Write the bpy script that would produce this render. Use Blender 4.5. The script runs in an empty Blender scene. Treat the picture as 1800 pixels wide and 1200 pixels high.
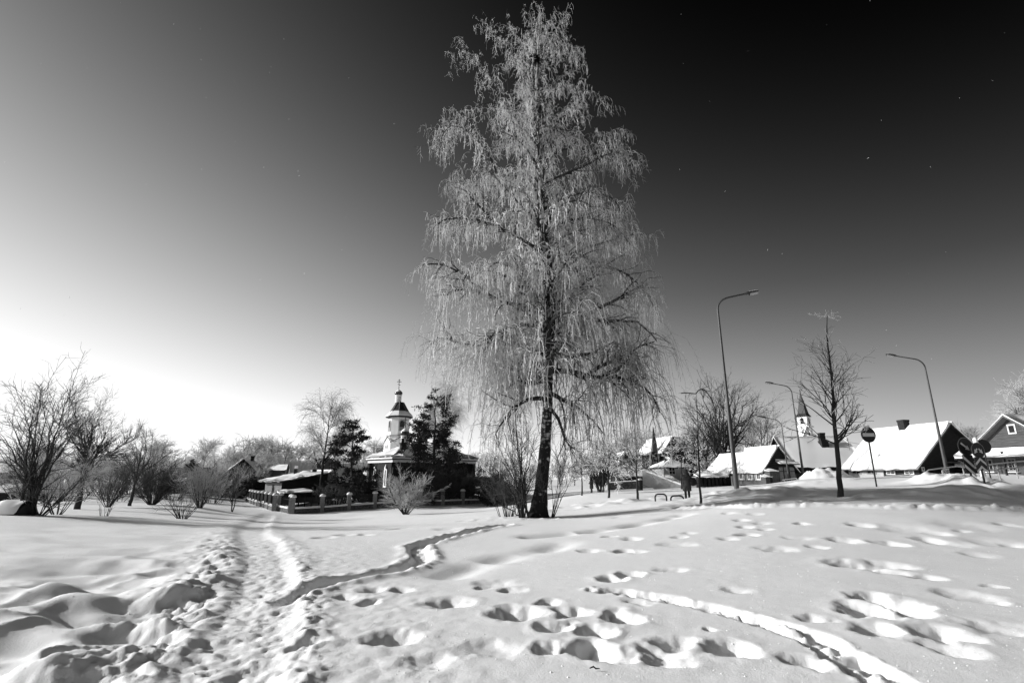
import bpy, bmesh, math
import numpy as np
from mathutils import Vector, Matrix

# ---------------------------------------------------------------- camera
SC = bpy.context.scene
COL = SC.collection
PITCH = math.radians(14.63)
CZ = 1.6
cam = bpy.data.objects.new('camera', bpy.data.cameras.new('camera'))
COL.objects.link(cam)
cam.location = (0, 0, CZ)
cam.rotation_euler = (math.radians(90) + PITCH, 0, 0)
cam.data.lens = 18.0
cam.data.sensor_width = 36.0
cam.data.clip_start = 0.05
cam.data.clip_end = 4000
SC.camera = cam

# ---------------------------------------------------------------- light
SUN_AZ, SUN_EL = math.radians(-84), math.radians(20)
SUN_DIR = Vector((math.sin(SUN_AZ)*math.cos(SUN_EL), math.cos(SUN_AZ)*math.cos(SUN_EL), math.sin(SUN_EL)))
sun = bpy.data.objects.new('sun', bpy.data.lights.new('sun', 'SUN'))
COL.objects.link(sun)
sun.data.energy = 5.0
sun.data.angle = math.radians(0.5)
sun.data.color = (1, 1, 1)          # monochrome photograph
sun.rotation_euler = SUN_DIR.to_track_quat('Z', 'Y').to_euler()

# Nishita daylight seen through a red filter on black and white film:
# red channel, film shoulder and a polarised fall-off away from the sun
world = bpy.data.worlds.new('World')
SC.world = world
world.use_nodes = True
wt = world.node_tree
def wn(t, **k):
    n = wt.nodes.new(t)
    for a, b in k.items(): setattr(n, a, b)
    return n
def wmath(op, a, b=None):
    n = wn('ShaderNodeMath', operation=op)
    for i, v in enumerate((a, b)):
        if v is None: continue
        if isinstance(v, (int, float)): n.inputs[i].default_value = v
        else: wt.links.new(v, n.inputs[i])
    return n.outputs[0]
sky = wn('ShaderNodeTexSky', sky_type='NISHITA', sun_disc=False)
sky.sun_elevation = SUN_EL
sky.sun_rotation = SUN_AZ
sep = wn('ShaderNodeSeparateColor')
wt.links.new(sky.outputs[0], sep.inputs[0])
tc = wn('ShaderNodeTexCoord')
sx = wn('ShaderNodeSeparateXYZ')
wt.links.new(tc.outputs['Generated'], sx.inputs[0])
dot = wn('ShaderNodeVectorMath', operation='DOT_PRODUCT')
wt.links.new(tc.outputs['Generated'], dot.inputs[0])
dot.inputs[1].default_value = SUN_DIR
lr = wmath('LOGARITHM', wmath('MAXIMUM', sep.outputs[0], 0.02), math.e)
zz = wmath('MAXIMUM', sx.outputs[2], 0.0)
cs = dot.outputs['Value']
v = wmath('ADD', wmath('MULTIPLY', lr, 30.9), 192.4)
v = wmath('ADD', v, wmath('MULTIPLY', cs, 104.5))
v = wmath('ADD', v, wmath('MULTIPLY', zz, -360.0))
v = wmath('ADD', v, wmath('MULTIPLY', wmath('MULTIPLY', cs, zz), -58.4))
v = wmath('ADD', v, wmath('MULTIPLY', wmath('MULTIPLY', zz, zz), 157.7))
v = wmath('ADD', v, wmath('MULTIPLY', wmath('MULTIPLY', wmath('MAXIMUM', wmath('SUBTRACT', 0.32, zz), 0.0), wmath('SUBTRACT', 1.0, cs)), 75.0))
v = wmath('DIVIDE', wmath('MINIMUM', wmath('MAXIMUM', v, 3.0), 262.0), 255.0)
lin = wmath('POWER', wmath('DIVIDE', wmath('ADD', v, .055), 1.055), 2.4)
aur = wmath('MULTIPLY', wmath('EXPONENT', wmath('MULTIPLY', wmath('SUBTRACT', cs, 1.0), 45.0)), 7.0)   # bright aureole of the low sun
lum = wmath('MULTIPLY', wmath('ADD', lin, aur), 10.0)
bg = wt.nodes['Background']
cc = wn('ShaderNodeCombineColor')
for i in range(3): wt.links.new(lum, cc.inputs[i])
wt.links.new(cc.outputs[0], bg.inputs[0])
bg.inputs[1].default_value = 0.1

SC.view_settings.view_transform = 'Standard'
SC.view_settings.look = 'None'
SC.view_settings.gamma = 1
SC.view_settings.exposure = 0.0
SC.view_settings.use_curve_mapping = False
SC.cycles.max_bounces = 4
SC.cycles.diffuse_bounces = 3

# ---------------------------------------------------------------- picture -> place
cP, sP = math.cos(PITCH), math.sin(PITCH)
def slope(py):
    u = (600 - py)/900.0
    return (sP + u*cP)/(cP - u*sP)
def zat(py, d): return CZ + d*slope(py)
def xat(px, py, d):
    u = (600 - py)/900.0
    return d*(px - 900)/900.0/(cP - u*sP)
def pt(px, py, d): return Vector((xat(px, py, d), d, zat(py, d)))

# ---------------------------------------------------------------- numpy noise
def _hash(ix, iy, s):
    h = (ix.astype(np.int64)*374761393 + iy.astype(np.int64)*668265263 + s*1442695041) & 0xffffffff
    h = ((h ^ (h >> 13))*1274126177) & 0xffffffff
    return ((h ^ (h >> 16)) & 0xffff)/65535.0
def vnoise(x, y, s=0):
    ix, iy = np.floor(x), np.floor(y)
    fx, fy = x-ix, y-iy
    fx = fx*fx*fx*(fx*(fx*6-15)+10); fy = fy*fy*fy*(fy*(fy*6-15)+10)
    a, b = _hash(ix, iy, s), _hash(ix+1, iy, s)
    c, d = _hash(ix, iy+1, s), _hash(ix+1, iy+1, s)
    return (a*(1-fx)+b*fx)*(1-fy) + (c*(1-fx)+d*fx)*fy - 0.5
def fbm(x, y, o=3, s=0, g=0.5):
    r = 0; a = 1
    for i in range(o):
        r = r + a*vnoise(x*2**i + 17.3*i, y*2**i - 9.1*i, s+i); a *= g
    return r
def sstep(a, b, x):
    t = np.clip((x-a)/(b-a), 0, 1); return t*t*(3-2*t)

# ---------------------------------------------------------------- terrain base (thin plate through surveyed points)
CTRL = [(513,904,50),(565,901,51.5),(612,897,53),(658,894,55),(777,889,59),(847,886,62),(880,884,64),
 (410,868,92),(450,885,68),(482,898,52),
 (50,906,20),(138,894,30),(228,889,38),(267,886,42),(350,892,38),(404,900,40),(320,914,23),(185,909,22),
 (712,904,42),(947,906,22),(1000,905,22),(900,905,21.5),
 (1023,871,48),(1070,874,38),(1120,878,28),(1172,879,26),(1231,882,22),(1210,874,31),(1300,866,25),
 (1475,874,20),(1541,852,27),(1665,833,38),(1413,841,48),(1306,843,75),(1800,862,25),(1700,845,28),(1640,850,26),
 (1600,880,18),(1300,890,18),(1800,895,17),
 (1125,861,60),(1290,852,58),(1345,852,50),(1400,846,55),(1510,842,46),
 (0,875,60),(200,868,70),(300,864,80),(700,876,66),(600,880,62),(840,874,72),(1000,866,70),(1100,858,80),(1200,852,90)]
cx, cy, cz = [], [], []
for px, py, d in CTRL:
    p = pt(px, py, d); cx.append(p.x); cy.append(p.y); cz.append(p.z)
for (x, y, z) in [(0,0,0),(0,5,0),(0,9,0),(0,14,.02),(-5,6,0),(-9,10,.05),(-12,14,.1),(6,7,.02),(10,11,.1),(14,14,.25),(18,10,.3),(-18,8,.1),
                  (0,-10,0),(12,-8,.2),(-12,-8,0),(0,-60,0),(-60,0,-.5),(60,0,1.5),(-60,-60,0),(60,-60,1),
                  (-150,120,-3),(-60,160,-3),(0,180,-2),(80,160,0),(150,120,2),(100,60,2.2),(60,40,2.0),
                  (-500,400,-4),(0,600,-4),(500,400,0),(700,0,0),(-700,0,-2),(0,-700,0),(300,900,-3),(-300,900,-4)]:
    cx.append(x); cy.append(y); cz.append(z)
cx, cy, cz = map(np.array, (cx, cy, cz))
def warp(x, y):
    r = np.sqrt(x*x+y*y)+1e-6
    k = np.log1p(r/7.0)/r
    return x*k, y*k
_u, _v = warp(cx, cy)
def _tps(d2): return np.where(d2 > 1e-12, 0.5*d2*np.log(np.maximum(d2, 1e-12)), 0)
_n = len(cx)
_K = _tps((_u[:,None]-_u)**2 + (_v[:,None]-_v)**2) + np.eye(_n)*2e-3
_Pm = np.c_[np.ones(_n), _u, _v]
_A = np.block([[_K, _Pm],[_Pm.T, np.zeros((3,3))]])
_w = np.linalg.solve(_A, np.r_[cz, 0,0,0])
def base_z(x, y):
    x = np.asarray(x, float); y = np.asarray(y, float)
    u, v = warp(x, y)
    z = _w[_n] + _w[_n+1]*u + _w[_n+2]*v
    for i in range(_n):
        z = z + _w[i]*_tps((u-_u[i])**2 + (v-_v[i])**2)
    return z

def ground_hit(px, py, d0=None):
    """where the sight line of a pixel meets the smooth ground"""
    ds = np.geomspace(2.5, 160, 900)
    u = (600-py)/900.0
    x = ds*(px-900)/900.0/(cP-u*sP)
    dz = CZ + ds*slope(py) - base_z(x, ds)
    k = np.argmax(dz < 0) if (dz < 0).any() else len(ds)-1
    if k > 0 and dz[k] < 0:
        f = dz[k-1]/(dz[k-1]-dz[k]); dd = ds[k-1]+f*(ds[k]-ds[k-1])
    else: dd = ds[k]
    return dd*(px-900)/900.0/(cP-u*sP), dd

# ---------------------------------------------------------------- snow relief
PATH = [ground_hit(*p) for p in [(330,1290),(385,1199),(422,1135),(447,1085),(461,1035),(466,990),(459,962),(442,942),(446,926),(462,912),(472,905)]]
TRAIL2 = [ground_hit(*p) for p in [(505,1058),(567,1031),(633,1018),(687,1008),(730,994),(741,980),(731,962),(790,945),(857,929),(890,924)]]
TRACK = [ground_hit(*p) for p in [(1045,1042),(1111,1051),(1178,1060),(1244,1074),(1311,1092),(1378,1110),(1436,1132),(1489,1167),(1556,1205),(1620,1260)]]
SOFT1 = [ground_hit(*p) for p in [(935,944),(1040,934),(1100,924),(1160,912),(1200,902)]]
SOFT2 = [ground_hit(*p) for p in [(790,1012),(830,995),(890,980),(960,966),(985,958)]]
CURB = [ground_hit(*p) for p in [(1120,893),(1230,890),(1320,890),(1475,888),(1560,890),(1680,893),(1800,896)]]
SHELF = [ground_hit(*p) for p in [(1560,872),(1640,873),(1720,872),(1800,870)]]
MID1 = [ground_hit(*p) for p in [(820,912),(880,906),(920,909),(985,908)]]
MIDR = [ground_hit(*p) for p in [(960,895),(1060,884),(1160,876),(1260,868)]]
def pdist(x, y, poly):
    best = np.full(x.shape, 1e9); side = np.zeros(x.shape); tt = np.zeros(x.shape); acc = 0
    for (x0,y0),(x1,y1) in zip(poly[:-1], poly[1:]):
        dx, dy = x1-x0, y1-y0; L = math.hypot(dx, dy)
        t = np.clip(((x-x0)*dx+(y-y0)*dy)/(L*L), 0, 1)
        d = np.hypot(x-x0-t*dx, y-y0-t*dy)
        m = d < best
        best = np.where(m, d, best); side = np.where(m, np.sign((x-x0)*dy-(y-y0)*dx), side)
        tt = np.where(m, acc+t*L, tt); acc += L
    return best, side, tt, acc
# old foot holes: px, py, radius px (1800 wide), depth m, stretch, turn
PITS = [(530,1140,27,.13,1.5,0),(693,1130,32,.13,1.6,.2),(787,1067,30,.12,1.5,-.3),(657,1041,18,.09,1.6,0),(707,1043,18,.09,1.5,0),
 (607,1055,18,.08,1.6,0),(647,1066,18,.09,1.4,0),(905,1086,34,.16,1.5,-.4),(975,1112,22,.16,1.5,-.6),(963,1148,26,.13,1.3,-.6),
 (1034,1150,30,.2,1.2,-.5),(1050,1119,24,.17,1.2,-.3),(967,1067,18,.09,1.4,-.3),(1004,1086,22,.10,1.4,.2),(1075,1023,20,.17,1.3,-.5),(1107,1014,18,.17,1.3,-.5),
 (1094,1095,26,.2,1.05,.1),(1090,969,14,.13,1.3,-.4),(1112,969,14,.06,3.0,0),(1072,944,9,.09,1.3,-.3),(1036,969,14,.06,1.5,0),
 (1284,1150,34,.17,1.4,-.3),(1180,1140,26,.12,1.4,-.5),(1165,1165,34,.10,1.6,-.2),(1085,1165,24,.08,1.6,.3),
 (1484,944,20,.13,1.5,-.3),(1511,916,17,.11,1.7,0),(1500,990,32,.19,1.5,-.3),(1555,990,30,.1,1.5,-.2),(1523,1079,34,.22,1.4,-.3),
 (1530,1055,26,.16,1.2,-.6),(1583,1068,34,.18,1.0,-.5),(1612,1084,28,.10,1.1,-.9),(1652,1122,36,.18,1.6,-.6),(1540,1115,30,.11,1.3,0),(1672,1150,32,.08,1.4,-.3),
 (1562,949,20,.12,1.4,0),(1627,942,18,.1,1.5,-.1),(1667,950,24,.06,2.6,0),(1750,950,34,.05,3.0,0),(1690,918,40,.05,3.5,0),(1590,924,40,.06,3.0,0),
 (1313,935,13,.12,1.3,-.2),(1308,922,12,.1,1.3,-.2),(1303,910,11,.08,1.4,0),(1281,899,10,.06,1.5,0),(1276,943,12,.06,1.5,0),(1365,961,22,.07,2.2,0),(1340,925,12,.05,1.5,0),
 (1325,900,10,.05,1.6,0),(1400,940,14,.04,2.4,0),(1190,955,20,.05,2.0,.1),(870,1030,26,.05,2,0),(600,915,14,.05,2,0),(700,930,14,.05,2,0),(570,948,14,.07,1.6,0),(605,943,14,.08,1.6,0),
 (640,942,12,.07,1.6,0),(1420,1175,26,.1,1.4,.3),(760,1170,40,.06,1.6,0),(430,1190,30,.05,1.5,0),(860,1150,40,.05,2,0),(1700,1050,36,.06,1.6,-.4),(1760,1110,40,.07,1.8,0)]
PITW = []
_rg = np.random.default_rng(8)
for _i in range(34):
    PITS.append((_rg.uniform(560,1780), 905+255*_rg.random()**1.4, _rg.uniform(9,20), _rg.uniform(.04,.08), _rg.uniform(1.2,2.4), _rg.uniform(-.5,.3)))
for px, py, r, dp, st, tu in PITS:
    x, y = ground_hit(px, py); r = r if r < 32 else 32+(r-32)*.3; PITW.append((x, y, r*y/930.0*1.08, dp, min(st, 2.0) if dp < .1 else min(st, 1.6), tu))

def relief(x, y):
    r = np.hypot(x, y)
    z = 0.14*fbm(x/9, y/7, 2, 1) + 0.016*fbm(x/1.9, y/1.6, 2, 7)*sstep(90, 10, r)
    dpa, sd, tp, _ = pdist(x, y, PATH)
    near = sstep(26, 8, r)
    wx = x + .25*fbm(x*1.3, y*1.3, 2, 91); wy = y + .25*fbm(x*1.3+9, y*1.3, 2, 95)
    # deep trampled snow left of the path: soft mounds and hollows
    left = sstep(.35, .9, dpa)*(sd < 0)*sstep(6.5, 2.0, dpa)*sstep(16, 7, r)*sstep(.5, 3.5, r)
    mound = fbm(wx/.95, wy/.6, 2, 21)*.30 + np.abs(fbm(wx/1.0+5, wy/.6, 2, 33))*(-.26)
    z = z + left*mound
    farl = sstep(.5, 2.0, dpa)*(sd < 0)*sstep(28, 10, r)
    z = z + farl*0.15*fbm(wx/2.4, wy/.75, 2, 41)*sstep(1, 5, r)
    # crumbly banks both sides
    wdt = .34 + .12*fbm(tp*1.3, sd*3.0, 3, 55)
    clump = .75*np.sqrt(np.maximum(0, fbm(x/.34, y/.26, 3, 61, .5)+.06)+.004)-.05 + .45*np.maximum(0, fbm(x/.14, y/.12, 2, 67)-.02)
    bandL = sstep(.25,.8,dpa)*sstep(1.9,.8,dpa)*(sd < 0); bandR = sstep(.3,.6,dpa)*sstep(1.05,.5,dpa)*(sd > 0)*.8
    z = z + (bandL*1.0+bandR*.9)*(.004 + .115*clump + .055*fbm(x/.10, y/.09, 3, 63))*near + (bandL+bandR)*.04*(1-near)
    z = z - .06*sstep(wdt+.24, wdt-.10, dpa)*(0.35+.65*near)
    z = z + .034*fbm(x/.11, y/.09, 3, 71)*sstep(wdt+.1, wdt-.05, dpa)*near
    # narrow broken trail
    d2, s2, t2, L2 = pdist(x, y, TRAIL2)
    w2 = .16 + .07*fbm(t2*1.5, t2*0+3, 2, 81)
    z = z - .10*sstep(w2+.07, w2-.06, d2) + .035*np.exp(-((d2-.3)/.14)**2)*(1+1.6*fbm(x/.2, y/.2, 2, 83))
    z = z + .09*np.maximum(0, fbm(x/.17, y/.15, 2, 85))*sstep(w2+.1, w2-.05, d2)
    # crusted drag track to the lower right
    d3, s3, t3, L3 = pdist(x, y, TRACK)
    f3 = sstep(0, .8, t3)*.8+.2
    w3 = (.10 + .09*t3/L3) + .03*fbm(t3*3, t3*0, 2, 101)
    z = z - f3*.09*sstep(w3+.06, w3-.05, d3) + f3*.06*np.exp(-((d3-.015)/.06)**2)*(fbm(t3*2.5, t3*0+7, 2, 107)+.6)
    z = z + .10*fbm(x/.12, y/.12, 3, 103)*sstep(w3+.12, w3-.05, d3)
    for poly, w, dp in ((SOFT1, .30, .08), (SOFT2, .36, .06)):
        d4, s4, t4, _ = pdist(x, y, poly)
        z = z - dp*np.exp(-(d4/w)**2)*(.55+1.3*np.abs(fbm(t4*1.1, t4*0, 1, 111)*2))
    # ploughed ridge and bank beside the pavement and road
    d5, s5, t5, L5 = pdist(x, y, CURB)
    z = z + .15*np.exp(-(d5/.15)**2)*(.45+1.5*np.abs(fbm(x/.28, y/.2, 3, 121)))*sstep(0, 3, t5)
    z = z + sstep(.3, 1.5, d5)*sstep(8, 3, d5)*sstep(1, 5, t5)*(y > 19.0)*(.22*fbm(x/1.5, y/.9, 3, 201) + .07*np.maximum(0, fbm(x/.4, y/.3, 3, 205)))
    d6, s6, t6, L6 = pdist(x, y, SHELF)
    z = z + .30*np.exp(-(d6/.9)**2)*(.8+.8*fbm(x/2.4, y/1.4, 2, 131))
    for (bx, by), w, h in (((xat(1716,850,24.9), 24.9), 1.7, .50), (ground_hit(1635,850), 1.0, .36), (ground_hit(1440,852), 2.6, .20), (ground_hit(1330,868), 1.9, .26), (ground_hit(1180,884), 1.5, .12), (ground_hit(1260,874), 1.6, .08), (ground_hit(1385,862), 1.8, .18)):
        z = z + h*np.exp(-(((x-bx)/w)**2 + ((y-by)/(w*.7))**2))*(1+.9*fbm(x/.7, y/.6, 3, 141))
    d7, s7, t7, L7 = pdist(x, y, MID1)
    z = z + .05*np.maximum(0, fbm(x/.3, y/.3, 3, 151)-.05)*np.exp(-(d7/.9)**2)*2
    d8, s8, t8, L8 = pdist(x, y, MIDR)
    z = z + .4*np.maximum(0, fbm(x/1.2, y/.9, 3, 161)+.05)*np.exp(-(d8/1.6)**2)
    # holes
    jx, jy = x + .13*fbm(x/.24, y/.24, 3, 171), y + .13*fbm(x/.24+4, y/.24, 3, 175); crumb = fbm(x/.10, y/.09, 3, 177)
    for hx, hy, hr, dp, st, tu in PITW:
        m = (np.abs(x-hx) < hr*6) & (np.abs(y-hy) < hr*6)
        if not m.any(): continue
        ax, ay = jx[m]-hx, jy[m]-hy
        c, s_ = math.cos(tu), math.sin(tu); st = 1+(st-1)*.35 if st < 2 else st*.7
        q = np.hypot((ax*c+ay*s_)/st, (-ax*s_+ay*c)/1.25)/(hr*.80)
        z[m] += -.85*dp*np.exp(-q**3) + .06*dp*np.exp(-((q-1.6)/.5)**2) + .22*dp*crumb[m]*np.exp(-(q/1.3)**2)
    z = z + (.004+.012*sstep(2.6, 1.2, dpa))*fbm(x/.15, y/.13, 3, 181)*sstep(26, 8, r) *sstep(30, 9, r)
    return z*sstep(400, 60, r)
def ground_z(x, y):
    x = np.atleast_1d(np.asarray(x, float)); y = np.atleast_1d(np.asarray(y, float))
    return base_z(x, y) + relief(x, y)
def gz(x, y): return float(ground_z(x, y)[0])
def gp(px, d, py=870):
    x = xat(px, py, d); z = gz(x, d)
    for _ in range(3):
        t = (z-CZ)/d; ang = math.atan(t)-PITCH
        u = math.tan(ang); x = d*(px-900)/900.0/(cP-u*sP); z = gz(x, d)
    return Vector((x, d, z))

# ---------------------------------------------------------------- materials
def mat(name, v, rough=.85, var=0.0, scale=3.0, bump=0.0, bscale=40.0, stretch=(1,1,1), spec=.2, metal=0.0, v2=None, coords='Object'):
    m = bpy.data.materials.new(name); m.use_nodes = True
    nt = m.node_tree; b = nt.nodes['Principled BSDF']
    b.inputs['Base Color'].default_value = (v, v, v, 1)
    b.inputs['Roughness'].default_value = rough
    b.inputs['Specular IOR Level'].default_value = spec
    b.inputs['Metallic'].default_value = metal
    if var or bump:
        t = nt.nodes.new('ShaderNodeTexCoord'); mp = nt.nodes.new('ShaderNodeMapping')
        nt.links.new(t.outputs[coords], mp.inputs[0]); mp.inputs['Scale'].default_value = stretch
    if var:
        n = nt.nodes.new('ShaderNodeTexNoise'); n.inputs['Scale'].default_value = scale; n.inputs['Detail'].default_value = 5
        n.inputs['Roughness'].default_value = .65
        nt.links.new(mp.outputs[0], n.inputs[0])
        r = nt.nodes.new('ShaderNodeMapRange'); r.inputs[1].default_value = .3; r.inputs[2].default_value = .7
        lo, hi = (v*(1-var), v*(1+var)) if v2 is None else (v, v2)
        r.inputs[3].default_value = lo; r.inputs[4].default_value = hi
        nt.links.new(n.outputs[0], r.inputs[0])
        c = nt.nodes.new('ShaderNodeCombineColor')
        for i in range(3): nt.links.new(r.outputs[0], c.inputs[i])
        nt.links.new(c.outputs[0], b.inputs['Base Color'])
    if bump:
        n2 = nt.nodes.new('ShaderNodeTexNoise'); n2.inputs['Scale'].default_value = bscale; n2.inputs['Detail'].default_value = 6; n2.inputs['Roughness'].default_value = .7
        nt.links.new(mp.outputs[0], n2.inputs[0])
        bp = nt.nodes.new('ShaderNodeBump'); bp.inputs['Strength'].default_value = bump; bp.inputs['Distance'].default_value = .012
        nt.links.new(n2.outputs[0], bp.inputs['Height']); nt.links.new(bp.outputs[0], b.inputs['Normal'])
    return m
M = {}
M['snow'] = mat('snow', .85, .75, .03, .8, .5, 42.0, spec=.15)
M['roofsnow'] = mat('roof_snow', .85, .8, .02, .5, .3, 6.0, spec=.1)
M['packed'] = mat('packed_snow', .70, .7, .12, 1.2, .5, 25.0, spec=.15)
M['bark'] = mat('dark_bark', .030, .9, .45, 6, .6, 12, (1,1,.35))
M['twig'] = mat('bare_twig', .065, .9)
M['twigpale'] = mat('rimed_twig', .42, .9, .35, 1.5)
M['frost'] = mat('hoarfrost', .60, .8, .15, 1.5)
M['farfrost_hazed'] = mat('far_frosted_hazed_twigs', .66, .9, .3, .15)  # real frost, its colour paled further in place of distant haze
M['needle'] = mat('pine_needles', .03, .8, .4, 1.2)
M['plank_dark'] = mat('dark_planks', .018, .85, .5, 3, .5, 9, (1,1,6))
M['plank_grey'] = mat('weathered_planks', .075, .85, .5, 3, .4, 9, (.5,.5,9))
M['brick'] = mat('dark_brick', .022, .9, .5, 14, .6, 25, (1,1,3))
M['stone'] = mat('rough_stone', .10, .9, .8, 5, .8, 9)
M['granite'] = mat('granite_pillar', .22, .85, .35, 9, .5, 20)
M['plaster'] = mat('white_plaster', .80, .8, .06, 1.5)
M['plaster_grey'] = mat('grey_plaster', .34, .85, .15, 1.2)
M['roof_dark'] = mat('dark_roof_tin', .02, .5, .4, 2, spec=.35)
M['roof_grey'] = mat('grey_roofing', .12, .8, .25, 2, .3, 12)
M['iron'] = mat('black_iron', .015, .6)
M['glass'] = mat('dark_window_glass', .012, .1, spec=.5)
M['trim'] = mat('pale_trim', .55, .7, .1, 5)
M['shutter'] = mat('grey_shutter', .22, .8, .2, 6)
M['chimney'] = mat('sooty_brick', .025, .9, .5, 9, .6, 14)
M['concrete'] = mat('concrete_pole', .055, .85, .2, 4, .3, 30)
M['steel'] = mat('galvanised_steel', .05, .5, .15, 5, spec=.4)
M['lamphead'] = mat('lamp_housing', .03, .45, spec=.4)
M['lens'] = mat('lamp_lens', .35, .25, spec=.5)
M['signdark'] = mat('sign_face_dark', .008, .4, .2, 8, spec=.3)
M['signpale'] = mat('sign_reflective_white', .62, .5, .08, 20)
M['signback'] = mat('sign_back', .02, .7)
M['dome'] = mat('tin_dome', .025, .22, spec=.7)
M['cloth'] = mat('coat_cloth', .04, .95, .35, 9, .4, 40)
M['clothdark'] = mat('dark_cloth', .015, .95, .3, 9)
M['skin'] = mat('skin', .35, .6)
M['birchtwig'] = mat('birch_twig', .36, .9, .4, 1.5)
M['nest'] = mat('dark_twig_ball', .012, .95)
M['feather'] = mat('black_feathers', .012, .6)

# birch bark: white rind with black bands and rough black plates low down
def birch_bark():
    m = bpy.data.materials.new('birch_bark'); m.use_nodes = True
    nt = m.node_tree; b = nt.nodes['Principled BSDF']; b.inputs['Roughness'].default_value = .85; b.inputs['Specular IOR Level'].default_value = .15
    t = nt.nodes.new('ShaderNodeTexCoord')
    def noise(sc, st, det=4):
        mp = nt.nodes.new('ShaderNodeMapping'); mp.inputs['Scale'].default_value = st
        nt.links.new(t.outputs['Object'], mp.inputs[0])
        n = nt.nodes.new('ShaderNodeTexNoise'); n.inputs['Scale'].default_value = sc; n.inputs['Detail'].default_value = det
        nt.links.new(mp.outputs[0], n.inputs[0]); return n.outputs[0]
    def mth(op, a, c):
        n = nt.nodes.new('ShaderNodeMath'); n.operation = op; n.use_clamp = False
        for i, v in enumerate((a, c)):
            if isinstance(v, (int, float)): n.inputs[i].default_value = v
            else: nt.links.new(v, n.inputs[i])
        return n.outputs[0]
    sp = nt.nodes.new('ShaderNodeSeparateXYZ'); nt.links.new(t.outputs['Object'], sp.inputs[0])
    mr = nt.nodes.new('ShaderNodeMapRange'); mr.inputs[1].default_value = 0; mr.inputs[2].default_value = 11
    mr.inputs[3].default_value = .20; mr.inputs[4].default_value = -.02
    nt.links.new(sp.outputs[2], mr.inputs[0])
    n1 = noise(1.0, (2.6, 2.6, 5.5)); n2 = noise(1.0, (9, 9, 2.2))
    v = mth('SUBTRACT', mth('ADD', mth('MULTIPLY', n1, .7), mth('MULTIPLY', n2, .3)), mr.outputs[0])
    rr = nt.nodes.new('ShaderNodeMapRange'); rr.inputs[1].default_value = .40; rr.inputs[2].default_value = .50
    rr.inputs[3].default_value = .016; rr.inputs[4].default_value = .42
    nt.links.new(v, rr.inputs[0])
    c = nt.nodes.new('ShaderNodeCombineColor')
    for i in range(3): nt.links.new(rr.outputs[0], c.inputs[i])
    nt.links.new(c.outputs[0], b.inputs['Base Color'])
    bp = nt.nodes.new('ShaderNodeBump'); bp.inputs['Strength'].default_value = .8; bp.inputs['Distance'].default_value = .05
    nt.links.new(n2, bp.inputs['Height']); nt.links.new(bp.outputs[0], b.inputs['Normal'])
    return m
M['birch'] = birch_bark()

# ---------------------------------------------------------------- object helpers
def tag(o, label=None, cat=None, group=None, kind=None):
    if label: o['label'] = label
    if cat: o['category'] = cat
    if group: o['group'] = group
    if kind: o['kind'] = kind
    return o
def link(name, me, m=None, parent=None, smooth=False):
    o = bpy.data.objects.new(name, me); COL.objects.link(o)
    if m is not None and len(me.materials) == 0: me.materials.append(m)
    if parent is not None: o.parent = parent
    me.polygons.foreach_set('use_smooth', np.full(len(me.polygons), bool(smooth)))
    return o
def empty(name, loc, label=None, cat=None, group=None, rz=0.0):
    o = bpy.data.objects.new(name, None); COL.objects.link(o)
    o.empty_display_size = .3
    o.location = loc; o.rotation_euler = (0, 0, rz)
    return tag(o, label, cat, group)
def quads_mesh(name, V, F):
    me = bpy.data.meshes.new(name)
    V = np.asarray(V, np.float32); F = np.asarray(F, np.int32)
    k = F.shape[1]
    me.vertices.add(len(V)); me.vertices.foreach_set('co', V.ravel())
    me.loops.add(F.size); me.loops.foreach_set('vertex_index', F.ravel())
    me.polygons.add(len(F)); me.polygons.foreach_set('loop_start', np.arange(len(F), dtype=np.int32)*k)
    me.update(calc_edges=True)
    return me
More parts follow.
